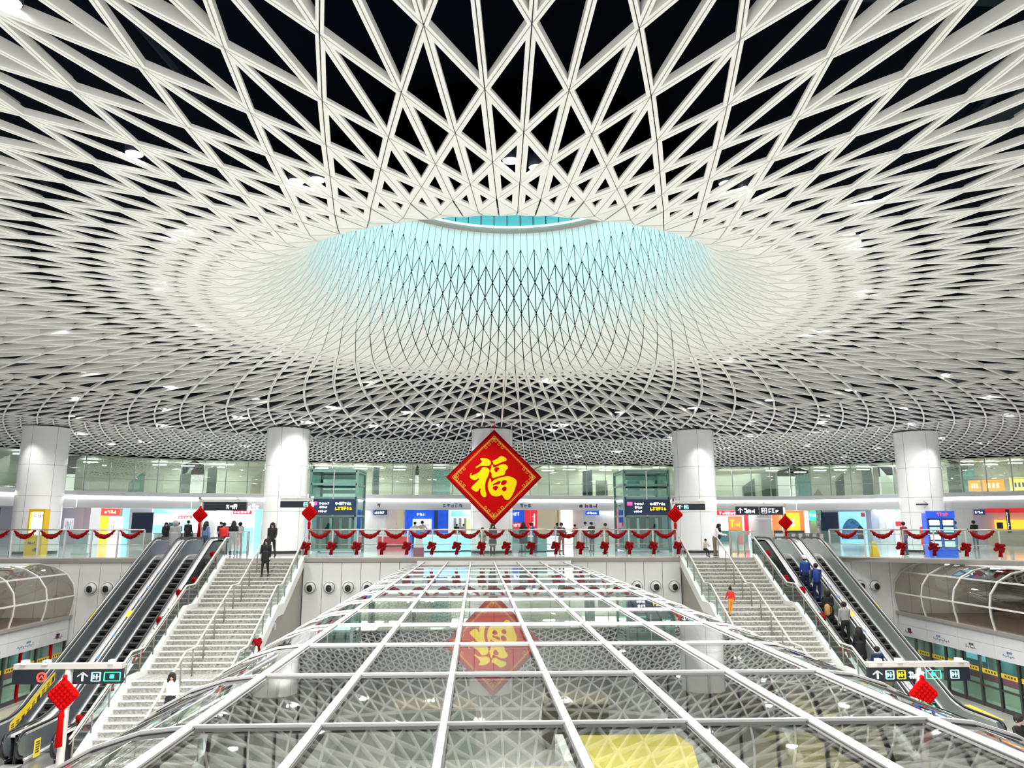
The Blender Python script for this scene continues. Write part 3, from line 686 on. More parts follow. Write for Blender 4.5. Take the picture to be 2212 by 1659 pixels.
# things below the glass
t = thing('yellow_vehicle', 'yellow and white vehicle-shaped booth seen through the nearest glass panes', 'booth', (2.9, 19.2, PZ))
MB().prism([(-1.2, .35), (1.5, .35), (1.5, 1.2), (.9, 1.75), (-.7, 1.9), (-1.2, 1.5)], -1.3, 1.3).build('body', 'booth_yellow', t)
MB().box(-1.7, -1.3, -1.0, 1.2, .35, 1.7).build('white_panel', 'wall_white', t)
MB().box(-1.32, 1.32, -1.23, -1.2, .95, 1.35).build('window', 'room_dark', t)
for x in (-.9, .9):
    for y in (-.7, 1.0): MB().lathe([(.001, -.1), (.3, -.1), (.3, .1), (.001, .1)], 16, (x, y, .3), axis='y').build('wheel', 'rubber', t)
for i, (x, y, wdt, dp, h, k, lab) in enumerate([(-2.3, 15, 2.6, 1.4, 1.4, 'brown', 'brown wooden counter seen through the left glass panes'), (.4, 16.5, 1.5, 1.2, 1.9, 'brown', 'brown cabinet seen through the middle glass panes'),
                                             (-2.0, 25, 2.4, 1.2, 1.5, 'steel_green', 'grey green kiosk seen through the far left glass panes'), (2.4, 26, 2.0, 1.4, 1.4, 'olive', 'olive counter seen through the far right glass panes')]):
    t = thing('counter', lab, 'counter', (x, y, PZ))
    MB().box(-wdt / 2, wdt / 2, -dp / 2, dp / 2, 0, h - .06).build('body', k, t); MB().box(-wdt / 2 - .05, wdt / 2 + .05, -dp / 2 - .05, dp / 2 + .05, h - .06, h).build('top', 'beige', t)

# ================================================================== STAIRS
GO, RI, LAND, NS = .30, .15, .90, 12
steps = []; yy, zz = WY + .2, 0.0
for fl in range(3):
    for k in range(NS):
        zz -= RI; steps.append((yy - GO, yy, zz)); yy -= GO
    if fl < 2: steps[-1] = (yy - LAND, steps[-1][1], zz); yy -= LAND
YB = yy
prof = [(WY + .2, 0.0)]
yy, zz = WY + .2, 0.0
for fl in range(3):
    yy -= GO * NS; zz -= RI * NS; prof.append((yy + GO * .0, zz))
    if fl < 2: yy -= LAND; prof.append((yy, zz))
def stair_z(y): return float(np.interp(-y, [-p[0] for p in prof], [p[1] for p in prof]))
def stairs(x0, x1, inner, side):
    t = thing('staircase', f'wide stone staircase with pale step edges on the {side} of the glass tube', 'staircase', (0, 0, 0))
    cache = {}
    for (ya, yb, z) in steps:
        dp = round(yb - ya, 3)
        if dp not in cache:
            b = MB().box(x0, x1, -dp - .02, 0, -.16, 0); e = MB().box(x0, x1, -dp - .035, -dp + .055, -.028, .006)
            cache[dp] = (b.mesh('step', ['granite']), e.mesh('nosing', ['nosing']))
        o = link('step', cache[dp][0], t, (0, yb, z)); link('nosing', cache[dp][1], o)
    # kerbs (white stringers) and solid side walls
    for xs in (x0, x1):
        sg = -1 if xs == x0 else 1
        top_ = [(y, z + .16) for y, z in prof]; bot = [(y, z - .28) for y, z in reversed(prof)]
        MB().prism(top_ + bot, xs - (.17 if sg < 0 else .0), xs + (.17 if sg > 0 else .0)).build('stringer', 'wall_white', t)
        low = [(WY + .2, PZ), (prof[-1][0], PZ)]
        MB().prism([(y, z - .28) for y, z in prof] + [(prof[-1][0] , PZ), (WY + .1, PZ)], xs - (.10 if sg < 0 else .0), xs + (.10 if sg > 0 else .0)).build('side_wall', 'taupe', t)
    # a small switch box on the side wall toward the tube
    MB().box(inner + (.11 if inner < 0 else -.17), inner + (.17 if inner < 0 else -.11), 31.3, 31.5, -2.55, -2.2).build('switch_box', 'steel_bright', t)
    return t
stairs(-12.23, -8.85, -8.85, 'left'); stairs(8.85, 12.23, 8.85, 'right')

def stair_path(x, h, y_from=WY + .2, y_to=YB, ext=True):
    ys = [y_from] + [p[0] for p in prof if y_to < p[0] < y_from] + [y_to]
    return [(x, y, stair_z(y) + h) for y in ys]
def handrail(x, label, h=.92, glassy=False, posts=13, bend=True):
    t = thing('stair_railing', label, 'railing', (x, WY, 0))
    off = lambda p: (p[0] - x, p[1] - WY, p[2])
    MB().tube([off(p) for p in stair_path(x, h, WY + (.6 if glassy else .2))], .036, 10).build('handrail', 'rail_steel', t, True)
    if glassy: MB().tube([off(p) for p in stair_path(x, h - .14, WY + .2)], .018, 8).build('lower_rail', 'steel', t, True)
    ys = list(np.linspace(WY + .1, YB + .2, posts))
    for y in ys:
        z = stair_z(y); MB().tube([off((x, y, z + (.0 if not glassy else .14))), off((x, y, z + h))], .026, 8).build('post', 'post_steel', t, True)
    if glassy:
        for i in range(len(ys) - 1):
            b = MB(); ya, yb = ys[i] - .04, ys[i + 1] + .04; za, zb = stair_z(ya), stair_z(yb); k = [ya] + [p[0] for p in prof if yb < p[0] < ya] + [yb]
            for j in range(len(k) - 1):
                b.hexa([off((x - .008, k[j], stair_z(k[j]) + .2)), off((x + .008, k[j], stair_z(k[j]) + .2)), off((x + .008, k[j + 1], stair_z(k[j + 1]) + .2)), off((x - .008, k[j + 1], stair_z(k[j + 1]) + .2))],
                       [off((x - .008, k[j], stair_z(k[j]) + h - .06)), off((x + .008, k[j], stair_z(k[j]) + h - .06)), off((x + .008, k[j + 1], stair_z(k[j + 1]) + h - .06)), off((x - .008, k[j + 1], stair_z(k[j + 1]) + h - .06))])
            b.build('glass_panel', 'rail_glass', t)
    return t
handrail(-10.55, 'steel centre handrail dividing the left staircase'); handrail(10.55, 'steel centre handrail dividing the right staircase')
handrail(-8.78, 'glass railing of the left staircase on the side of the glass tube', glassy=True)
handrail(8.78, 'glass railing of the right staircase on the side of the glass tube', glassy=True)
handrail(-12.32, 'glass railing between the left staircase and escalators, hung with red flowers', glassy=True)
handrail(12.32, 'glass railing between the right staircase and escalators, hung with red flowers', glassy=True)
# green garland with red bows lying along those two railings
def vine(x, side):
    t = thing('garland', f'green garland along the outer railing of the {side} staircase', 'garland', (x, WY, 0), 0)
    p = [(0, y - WY, stair_z(y) + .78 + .05 * math.sin(y * 3)) for y in np.linspace(WY, YB + .4, 60)]
    b = MB().tube(p, .035, 6); rg = random.Random(4)
    for (px, py, pz) in p:
        for _ in range(7):
            d = Vector((rg.uniform(-1, 1), rg.uniform(-1, 1), rg.uniform(-1, 1))) * .1; n = Vector((rg.uniform(-1, 1), rg.uniform(-1, 1), rg.uniform(-1, 1))) * .05
            c = Vector((px, py, pz)) + d * .4; b.face([c, c + n, c + d])
    b.build('foliage', 'leaf', t)
vine(-12.42, 'left'); vine(12.42, 'right')
def bow_mesh():
    b = MB(); rg = random.Random(9)
    for i in range(9):
        a = 2 * PI * i / 9; b.ball((.11 * math.cos(a), .11 * math.sin(a) * .6, .07 * math.sin(2 * a)), .085, 0, 7, 5)
    b.ball((0, -.05, 0), .08, 0, 7, 5)
    for s in (-1, 1): b.hexa([(s * .02, -.03, -.05), (s * .09, -.03, -.05), (s * .09, .0, -.05), (s * .02, 0, -.05)], [(s * .08, -.05, -.34), (s * .17, -.05, -.32), (s * .17, -.03, -.32), (s * .08, -.03, -.34)])
    return b.mesh('flower_bow', ['red_deep'], True)
bowm = bow_mesh()
for side, s in (('left', -1), ('right', 1)):
    for i, y in enumerate((35.2, 33.2, 31.6, 29.9, 28.1, 26.2, 24.6)):
        tag(link('flower_bow', bowm, None, (s * 12.5, y, stair_z(y) + .72), None), f'red flower bow on the railing beside the {side} escalators, {ORD[i]} from the top', 'bow', f'red bows on the {side} stair garland')
    for i, y in enumerate((29.0, 25.6)):
        tag(link('flower_bow', bowm, None, (s * 8.70, y, stair_z(y) + .5), None), f'red flower bow on the tube side railing of the {side} staircase, {("upper", "lower")[i]} one', 'bow', f'red bows on the inner {side} stair railing')

# ================================================================== ESCALATORS
def esc_path(h):
    P_ = [(WY + 2.1, 0), (WY + .5, 0), (WY + .25, -.03), (WY, -.13), (WY - .3, -.29)]
    k = [(26.95, PZ + .26 - .05), (26.6, PZ + .09), (26.2, PZ + .01), (25.8, PZ), (24.55, PZ)]
    return [(y, z + h) for y, z in P_ + k]
def escalator(x, label, hw=.40):
    t = thing('escalator', label, 'escalator', (x, 0, 0))
    # steps
    st_ = MB().box(-hw, hw, -.205, .205, -.12, 0, 0); st_.box(-hw, hw, -.21, -.197, -.012, .004, 1); me = st_.mesh('step', ['esc_step', 'esc_edge'])
    base = esc_path(.0)
    ys = [p[0] for p in base]; zs = [p[1] for p in base]
    zf = lambda y: float(np.interp(-y, [-q for q in ys], zs))
    y = WY + .55; n = 0
    while y > 25.5:
        z = zf(y); link('step', me, t, (0, y, z)); y -= .36 if abs(zf(y - .36) - z) < .03 else .346
    for s in (-1, 1):
        for nm2, h0, h1, xa, xb, mat in (('skirt', -.15, .13, hw + .01, hw + .03, 'steel_bright'), ('inner_panel', .13, .80, hw + .05, hw + .075, 'steel_dark' if x < 0 else 'steel_green'), ('skirt_line', .10, .15, hw + .0, hw + .06, 'column_white')):  # lighter panel colour on the right pair paints in its brighter reflections
            b = MB()
            top_ = esc_path(h1); bot = esc_path(h0)
            for q in range(len(top_) - 1):
                b.hexa([(s * xa, *bot[q]), (s * xb, *bot[q]), (s * xb, *bot[q + 1]), (s * xa, *bot[q + 1])], [(s * xa, *top_[q]), (s * xb, *top_[q]), (s * xb, *top_[q + 1]), (s * xa, *top_[q + 1])])
            b.build(nm2, mat, t)
        b = MB(); top_ = esc_path(.80); bot = esc_path(.74)
        for q in range(len(top_) - 1):
            b.hexa([(s * (hw + .06), *bot[q]), (s * .705, *bot[q]), (s * .705, *bot[q + 1]), (s * (hw + .06), *bot[q + 1])], [(s * (hw + .06), *top_[q]), (s * .705, *top_[q]), (s * .705, *top_[q + 1]), (s * (hw + .06), *top_[q + 1])])
        b.build('deck', 'deck_steel', t)
        b = MB(); bot = esc_path(-.55)
        for q in range(len(top_) - 1):
            zb = [max(PZ, bot[q][1]), max(PZ, bot[q + 1][1])]
            b.hexa([(s * .67, bot[q][0], zb[0]), (s * .705, bot[q][0], zb[0]), (s * .705, bot[q + 1][0], zb[1]), (s * .67, bot[q + 1][0], zb[1])], [(s * .67, *top_[q]), (s * .705, *top_[q]), (s * .705, *top_[q + 1]), (s * .67, *top_[q + 1])])
        b.build('outer_cladding', 'clad_dark', t)
        # moving handrail with rounded newel at both ends
        hp = esc_path(.90); yT, yB = hp[0][0], hp[-1][0]
        arcT = [(yT + .33 * math.sin(a), .57 + .33 * math.cos(a)) for a in np.linspace(PI, .15, 8)]
        arcB = [(yB - .36 * math.sin(a), PZ + .54 + .36 * math.cos(a)) for a in np.linspace(.15, PI, 8)]
        path = [(s * (hw + .10), yy_, zz_) for yy_, zz_ in arcT + hp + arcB]
        MB().tube(path, .045, 8).build('handrail', 'rubber', t, True)
        for (yc, zc, sg) in ((yT, .57, 1), (yB, PZ + .54, -1)):
            b = MB(); pts = [(yc + sg * .3 * math.sin(a), zc + .3 * math.cos(a)) for a in np.linspace(0, PI, 10)] + [(yc - sg * .05, zc - .4), (yc - sg * .05, zc + .3)]
            b.prism(pts, s * (hw + .06), s * (hw + .14)); b.build('newel', 'steel_dark', t)
    MB().box(-hw, hw, WY + .7, WY + 2.3, -.02, .02).build('landing_plate', 'steel', t)
    MB().box(-hw, hw, 23.9, 25.6, PZ, PZ + .02).build('landing_plate', 'steel', t)
    b = MB(); a = esc_path(-.12); c = esc_path(-.6)
    for q in range(len(a) - 1): b.hexa([(-.68, c[q][0], max(PZ, c[q][1])), (.68, c[q][0], max(PZ, c[q][1])), (.68, c[q + 1][0], max(PZ, c[q + 1][1])), (-.68, c[q + 1][0], max(PZ, c[q + 1][1]))], [(-.68, *a[q]), (.68, *a[q]), (.68, *a[q + 1]), (-.68, *a[q + 1])])
    b.build('truss', 'dark_line', t)
    return t
escalator(-15.03, 'outer left escalator beside the white wall, dark steel sides'); escalator(-13.61, 'left escalator nearest the staircase, dark steel sides')
escalator(13.61, 'right escalator nearest the staircase, carrying passengers'); escalator(15.03, 'outer right escalator beside the white wall, empty')
def ezf(y, h=0):
    p = esc_path(h); return float(np.interp(-y, [-q[0] for q in p], [q[1] for q in p]))
# stickers on the decks
def sticker(x, y0, y1, h, mat, lab, wdt=.2, txt=0):
    t = thing('sticker', lab, 'sticker', (x, 0, 0)); b = MB()
    b.hexa([(-wdt / 2, y0, ezf(y0, h)), (wdt / 2, y0, ezf(y0, h)), (wdt / 2, y1, ezf(y1, h)), (-wdt / 2, y1, ezf(y1, h))], [(-wdt / 2, y0, ezf(y0, h) + .012), (wdt / 2, y0, ezf(y0, h) + .012), (wdt / 2, y1, ezf(y1, h) + .012), (-wdt / 2, y1, ezf(y1, h) + .012)])
    b.build('sheet', mat, t)
    if txt:
        b = MB()
        for i in range(txt):
            ya = y0 + (y1 - y0) * (i + .15) / txt; yb = y0 + (y1 - y0) * (i + .6) / txt
            b.hexa([(-wdt * .3, ya, ezf(ya, h) + .012), (wdt * .3, ya, ezf(ya, h) + .012), (wdt * .3, yb, ezf(yb, h) + .012), (-wdt * .3, yb, ezf(yb, h) + .012)],
                   [(-wdt * .3, ya, ezf(ya, h) + .017), (wdt * .3, ya, ezf(ya, h) + .017), (wdt * .3, yb, ezf(yb, h) + .017), (-wdt * .3, yb, ezf(yb, h) + .017)])
        b.build('lettering', 'ink', t)
sticker(-14.32, 31.55, 31.2, .80, 'yellow_sticker', 'yellow sticker on the deck between the left escalators')
sticker(14.32, 31.4, 31.0, .80, 'yellow_sticker', 'yellow sticker on the deck between the right escalators')
sticker(-15.62, 31.6, 31.0, .80, 'yellow_sticker', 'yellow sticker on the outer deck of the far left escalator', .14)
sticker(15.62, 31.9, 31.5, .80, 'yellow_sticker', 'yellow sticker on the outer deck of the far right escalator', .14)
sticker(15.85, 26.6, 24.9, .80, 'yellow_sticker', 'long yellow warning strip beside the foot of the right escalators', .22, 5)
for i, y in enumerate((34, 33, 32.3, 30.3, 29.2, 28.4)):
    for s in (-1, 1): sticker(s * 14.32, y, y - .14, .80, 'ink_blue', f'small dark notice between the {"left" if s < 0 else "right"} escalators, {ORD[i]} from the top', .12)
# yellow lettered warning strip on the inner panel, left pair
def side_strip(x, y0, y1, ha, hb, n, lab):
    t = thing('warning_strip', lab, 'sign', (x, 0, 0)); b = MB()
    b.hexa([(0, y0, ezf(y0, ha)), (.012, y0, ezf(y0, ha)), (.012, y1, ezf(y1, ha)), (0, y1, ezf(y1, ha))], [(0, y0, ezf(y0, hb)), (.012, y0, ezf(y0, hb)), (.012, y1, ezf(y1, hb)), (0, y1, ezf(y1, hb))]); b.build('sheet', 'yellow_sticker', t)
    b = MB()
    for i in range(n):
        ya = y0 + (y1 - y0) * (i + .2) / n; yb = y0 + (y1 - y0) * (i + .75) / n; d = (hb - ha)
        for f0, f1 in ((.2, .32), (.45, .55), (.68, .8)) if i % 3 else ((.2, .8),):
            b.hexa([(.012, ya, ezf(ya, ha + d * f0)), (.018, ya, ezf(ya, ha + d * f0)), (.018, yb, ezf(yb, ha + d * f0)), (.012, yb, ezf(yb, ha + d * f0))],
                   [(.012, ya, ezf(ya, ha + d * f1)), (.018, ya, ezf(ya, ha + d * f1)), (.018, yb, ezf(yb, ha + d * f1)), (.012, yb, ezf(yb, ha + d * f1))])
    b.build('lettering', 'ink', t)
side_strip(-15.03 - .45, 28.6, 26.2, .42, .72, 9, 'yellow warning strip with black characters on the far left escalator panel')
t = thing('notice', 'yellow notice plate at the foot of the left escalators', 'sign', (-14.32 + .45, 24.75, PZ + .15))
MB().box(.06, .075, -.16, .16, .0, .5).build('plate', 'yellow_sticker', t); b = MB()
for i in range(5): b.box(.075, .08, -.10, .10, .12 + .07 * i, .155 + .07 * i)
b.build('lettering', 'ink', t)

# slimmer columns standing in the shop band under the fascia
for px, rad, lab in ((443, .5, 'slim round white column among the shops left of the stairs'), (1653, 1.0, 'thick round white column between the festive shop and the orange shop')):
    p = fac_hit(px); t = thing('shop_column', lab, 'column', (p[0], p[1] + 1.2, 0))
    MB().lathe([(rad, .01), (rad, 2.1)], 32).build('cladding_panel', 'column_white', t, True); MB().lathe([(rad, 2.12), (rad, 2.8)], 32).build('cladding_panel', 'column_white', t, True)

# ================================================================== GALLERIES over the platform screen doors
GP = [(0, -2.45), (-.10, -2.0), (-.13, -1.6), (-.04, -1.12), (.30, -.66), (.85, -.36), (1.5, -.22)]
def gallery(s, lab):
    X = 18.9; t = thing('glass_gallery', lab, 'gallery', (s * X, 0, 0))
    ribs = [WY - 2.27 * k for k in range(0, 11)]; ribs[0] = WY - .03
    for k in range(len(ribs) - 1):
        ya, yb = ribs[k] - .03, ribs[k + 1] + .03
        for (i0, i1) in ((0, 2), (2, 4), (4, 6)):
            b = MB()
            for j in range(i0, i1 + 1):
                x, z = GP[j]; b.v += [(s * x, ya, z), (s * x, yb, z)]
                if j > i0: q = 2 * (j - i0); b.f.append((q - 2, q - 1, q + 1, q)); b.m.append(0)
            b.build('glass_pane', 'gallery_glass', t, True)
    for y in ribs:
        b = MB()
        for j in range(len(GP) - 1): b.bar((s * GP[j][0], y, GP[j][1]), (s * GP[j + 1][0], y, GP[j + 1][1]), .07, .06)
        b.build('rib', 'tube_frame', t)
    for j in (2, 4): MB().bar((s * GP[j][0], WY, GP[j][1]), (s * GP[j][0], ribs[-1], GP[j][1]), .06, .06).build('purlin', 'tube_frame', t)
    MB().box(min(s * -.12, s * .2), max(s * -.12, s * .2), ribs[-1], WY, -2.56, -2.44).build('sill', 'slab_edge', t)
    MB().box(min(s * 1.5, s * 5.1), max(s * 1.5, s * 5.1), ribs[-1], WY, -.24, -.19).build('roof', 'wall_white', t)
    MB().box(min(0, s * 5.1), max(0, s * 5.1), ribs[-1], WY, -2.6, -2.56).build('deck', 'brown', t)
    MB().box(min(s * 4.6, s * 4.7), max(s * 4.6, s * 4.7), ribs[-1], WY, -2.55, -.25).build('inner_wall', 'olive', t)
    for k in range(6):
        y = WY - 1.5 - 3.1 * k; MB().box(s * 2.2 - .6, s * 2.2 + .6, y - .08, y + .08, -.30, -.25).build('ceiling_lamp', 'lamp_lens_soft', t)
        MB().box(min(s * 4.0, s * 4.6), max(s * 4.0, s * 4.6), y - 1.1, y + .5, -2.55, -2.55 + .6 + .5 * (k % 2)).build('inner_counter', ('brown', 'teal_panel', 'room_dark')[k % 3], t)
gallery(-1, 'curved glass gallery with white ribs on the left wall above the train doors'); gallery(1, 'curved glass gallery with white ribs on the right wall above the train doors')
def screen_doors(s, lab, lab2):
    X = 18.9; h = thing('route_map_band', lab2, 'sign band', (s * X, 0, 0)); k = 0
    y = WY - .05
    while y > 14:
        yb = y - 2.2; sd = sorted((s * -.02, s * .08))
        MB().box(sd[0], sd[1], yb + .008, y - .008, -3.0, -2.57).build('upper_panel', 'fascia_white', h); MB().box(sd[0], sd[1], yb + .008, y - .008, -3.5, -3.01).build('lower_panel', 'fascia_white', h)
        r_ = random.Random(k + (5 if s < 0 else 60)); b = MB(); x0, x1 = sorted((s * -.028, s * -.02))
        n = 9 if k % 3 == 1 else 5; yy0 = y - .45
        b.box(x0, x1, yy0 - .16 * n * .8, yy0, -3.30, -3.285)
        for i in range(n):
            yq = yy0 - .128 * i; hh = r_.uniform(.03, .10); b.box(x0, x1, yq - .05, yq - .02, -3.29 - (hh if i % 2 else 0), -3.29 + (0 if i % 2 else hh))
        for i in range(3): b.box(x0, x1, yy0 - .3 - .1 * i, yy0 - .23 - .1 * i, -3.2, -3.12)
        b.build('route_print', 'ink_blue' if k % 2 else 'ink', h)
        if k == 0:
            b = MB().box(x0, x1, y - .95, y - .7, -3.32, -3.12); b.build('line_badge', 'purple', h)
        y = yb; k += 1
    t = thing('platform_screen_doors', lab, 'screen doors', (s * (X + .08), 0, 0)); y = WY - .05; k = 0
    while y > 14:
        yb = y - 1.1
        MB().box(-.05, .05, y - .05, y + .05, PZ, -3.5).build('door_post', 'psd_frame' if (s > 0 or k % 4 not in (1, 3)) else 'red', t)
        MB().box(-.012, .012, yb + .05, y - .05, PZ + .15, -3.55).build('glass_leaf', 'elev_glass', t)
        MB().box(-.03, .03, yb + .05, y - .05, PZ + .75, PZ + .82).build('door_rail', 'psd_frame', t); MB().box(-.03, .03, yb + .05, y - .05, PZ, PZ + .15).build('door_sill', 'psd_frame', t)
        x0, x1 = sorted((s * -.02, s * -.014))
        o = MB().box(x0, x1, yb + .1, y - .1, PZ + 1.25, PZ + 1.42).build('yellow_band', 'yellow_sticker', t)
        b = MB()
        for i in range(4): b.box(x0 - .002, x1 + .002, yb + .2 + .17 * i, yb + .3 + .17 * i, PZ + 1.30, PZ + 1.37)
        b.build('band_lettering', 'ink', o)
        y = yb; k += 1
    u = thing('train', lab.replace('platform screen doors', 'metro train standing behind the platform screen doors'), 'train', (s * (X + .9), 0, 0))
    x0, x1 = sorted((0, s * 2.4))
    MB().box(x0, x1, 12, WY - .4, PZ - .2, PZ + .95).build('lower_body', 'train_cream', u); MB().box(x0 - .01, x1 + .01, 12, WY - .4, PZ + .75, PZ + 1.0).build('stripe', 'train_maroon', u)
    MB().box(x0, x1, 12, WY - .4, PZ + 1.0, -3.45).build('upper_body', 'steel_green', u)
    y = WY - 1.2; k = 0
    while y > 14:
        xa, xb = sorted((s * -.03, s * .0)); MB().box(xa, xb, y - 1.5, y, PZ + 1.05, PZ + 1.85).build('train_window', 'teal_panel' if k % 2 else 'shop_glass_dark', u)
        if k % 3 == 1:
            xa, xb = sorted((s * -.05, s * -.03)); b = MB().box(xa, xb, y - 1.4, y - .2, PZ + 1.45, PZ + 1.75); b.build('poster', 'shop_cyan', u)
            MB().box(xa, xb, y - 1.2, y - .9, PZ + 1.05, PZ + 1.35).build('poster', 'shop_red', u)
        y -= 2.1; k += 1
screen_doors(-1, 'dark framed platform screen doors along the left track', 'white band with printed route maps under the left gallery')
screen_doors(1, 'dark framed platform screen doors along the right track', 'white band with printed route maps under the right gallery')
t = thing('door_mat', 'cream threshold strip along the foot of the left screen doors', 'floor strip', (-18.2, 0, PZ)); MB().box(-.4, .4, 14, WY - .2, 0, .012).build('strip', 'beige', t)

# ================================================================== CONCOURSE RAILINGS with red swags
def swag_mesh(wd):
    b = MB(); n = 14; p = [(wd * (i / n - .5), 0, -.26 * (1 - (2 * i / n - 1) ** 2)) for i in range(n + 1)]
    rs = [.035 + .055 * math.sin(PI * i / n) + .012 * ((i * 7) % 3) for i in range(n + 1)]
    b.tube(p, rs, 8)
    rg = random.Random(2)
    for i in range(n + 1):
        for _ in range(3):
            c = Vector(p[i]) + Vector((rg.uniform(-.05, .05), rg.uniform(-.06, .06), rg.uniform(-.09, .02))); b.ball(c, .035, 0, 5, 4)
    return b.mesh('red_swag', ['red_deep'], True)
swm = swag_mesh(.86)
def cluster_mesh():
    b = MB(); rg = random.Random(5)
    for i in range(12): b.ball((rg.uniform(-.16, .16), rg.uniform(-.05, .05), rg.uniform(-.14, .12)), rg.uniform(.06, .1), 0, 7, 5)
    b.hexa([(-.06, -.02, -.15), (.06, -.02, -.15), (.06, .02, -.15), (-.06, .02, -.15)], [(-.10, -.02, -.40), (.07, -.02, -.40), (.07, .01, -.40), (-.10, .01, -.40)])
    return b.mesh('red_cluster', ['red_deep'], True)
clm = cluster_mesh()
RH = 1.28
def railing(pts, n, label, swags, clusters, gname, swag_from=0):
    """posts along a polyline of two points; glass between; rails on top and mid height"""
    (xa, ya), (xb, yb) = pts; ln_ = math.dist(pts[0], pts[1]); a = math.atan2(yb - ya, xb - xa)
    t = thing('glass_railing', label, 'railing', (xa, ya, 0), a)
    d = ln_ / n
    MB().tube([(0, 0, RH), (ln_, 0, RH)], .035, 10).build('top_rail', 'steel', t, True); MB().tube([(0, .04, .62), (ln_, .04, .62)], .016, 8).build('middle_rail', 'steel', t, True)
    MB().tube([(0, .04, RH - .2), (ln_, .04, RH - .2)], .014, 8).build('upper_wire', 'steel', t, True)
    MB().box(0, ln_, -.04, .06, 0, .05).build('base_shoe', 'steel', t)
    pm = MB().box(-.03, .03, -.02, .06, .0, RH).mesh('post', ['steel']); gm = MB().box(.04, d - .04, .0, .012, .06, RH - .05).mesh('glass_panel', ['rail_glass'])
    ca, sa = math.cos(a), math.sin(a); L_ = lambda u, v: (xa + u * ca - v * sa, ya + u * sa + v * ca)
    for i in range(n + 1):
        link('post', pm, t, (i * d, 0, 0))
        if i < n: link('glass_panel', gm, t, (i * d, 0, 0))
    for i in range(n):
        if swags == 'all' or i in swags:
            tag(link('red_swag', swm, None, (*L_((i + .5) * d, -.10), RH - .05), (0, 0, a)), f'{ORD[i - min(swags) if swags != "all" else i]} red tinsel swag from the left on the ' + gname, 'garland', 'red swags on the ' + gname)
    for i in range(n + 1):
        if clusters == 'all' or i in clusters:
            tag(link('red_cluster', clm, None, (*L_(i * d, -.14), .55), (0, 0, a)), f'{ORD[i - min(clusters) if clusters != "all" else i]} bunch of dark red flowers from the left on the ' + gname, 'bouquet', 'red bunches on the ' + gname)
    return t
RY = WY + .12
railing([(-8.62, RY), (8.62, RY)], 15, 'long glass railing behind the glass tube, hung with red swags', 'all', 'all', 'centre railing')
railing([(-25.4, RY), (-16.0, RY)], 8, 'glass railing on the left of the left escalators', (1, 2, 3, 4, 5, 6, 7), (), 'left railing')
railing([(15.95, RY), (18.55, 34.55)], 2, 'short glass railing beside the top of the right escalators', (0, 1), (2,), 'right railing')
railing([(18.62, 34.5), (22.45, 31.33)], 4, 'glass railing above the right gallery near the drinks fridge', (0, 1, 2), (1, 2, 3), 'right railing over the gallery')
railing([(22.55, 31.27), (28, 26.62)], 6, 'glass railing at the far right above the gallery', (), (), 'far right railing')

# ================================================================== THE DIAMOND BANNER
BY = 39.8; bc = uy(1067, 1031, BY); HD = 2.5
ban = thing('diamond_banner', 'huge red diamond banner with a golden brush character hanging before the middle column', 'banner', (bc[0], BY, bc[2]))
b = MB(); q = [(0, HD), (HD, 0), (0, -HD), (-HD, 0)]
b.v = [(x, -.03, z) for x, z in q] + [(x, .03, z) for x, z in q]
b.f = [(0, 3, 2, 1), (4, 5, 6, 7)] + [(i, (i + 1) % 4, 4 + (i + 1) % 4, 4 + i) for i in range(4)]; b.m = [0] * 6
b.build('cloth', 'red_dark', ban)
s9 = .925; b = MB(); b.v = [(x * s9, -.036, z * s9) for x, z in q]; b.f = [(0, 3, 2, 1)]; b.m = [0]; b.build('field', 'red', ban)
def dline(b, k, w_, y):
    for i in range(4):
        p = Vector((q[i][0] * k, y, q[i][1] * k)); r_ = Vector((q[(i + 1) % 4][0] * k, y, q[(i + 1) % 4][1] * k)); b.bar(p, r_, w_, w_)
b = MB(); dline(b, .865, .022, -.045); dline(b, .835, .012, -.045); b.build('border', 'gold_pale', ban)
b = MB()
for i in range(4):                              # fretwork corners
    for side in (1, -1):
        e = Vector((q[(i + side) % 4][0] - q[i][0], 0, q[(i + side) % 4][1] - q[i][1])).normalized(); e2 = Vector((q[(i - side) % 4][0] - q[i][0], 0, q[(i - side) % 4][1] - q[i][1])).normalized()
        o = Vector((q[i][0] * .86, -.046, q[i][1] * .86))
        for st_ in range(3):
            a0 = o + e * (.12 + .24 * st_) + e2 * .03
            for p0, p1 in (((0, 0), (.18, 0)), ((.18, 0), (.18, .14)), ((.18, .14), (.06, .14)), ((.06, .14), (.06, .06)), ((.06, .06), (.12, .06))):
                b.bar(a0 + e * p0[0] + e2 * p0[1], a0 + e * p1[0] + e2 * p1[1], .022, .016)
    o = Vector((q[i][0] * .80, -.046, q[i][1] * .80)); b.ball(o, .05, 0, 8, 4)
b.build('fretwork', 'gold_pale', ban)
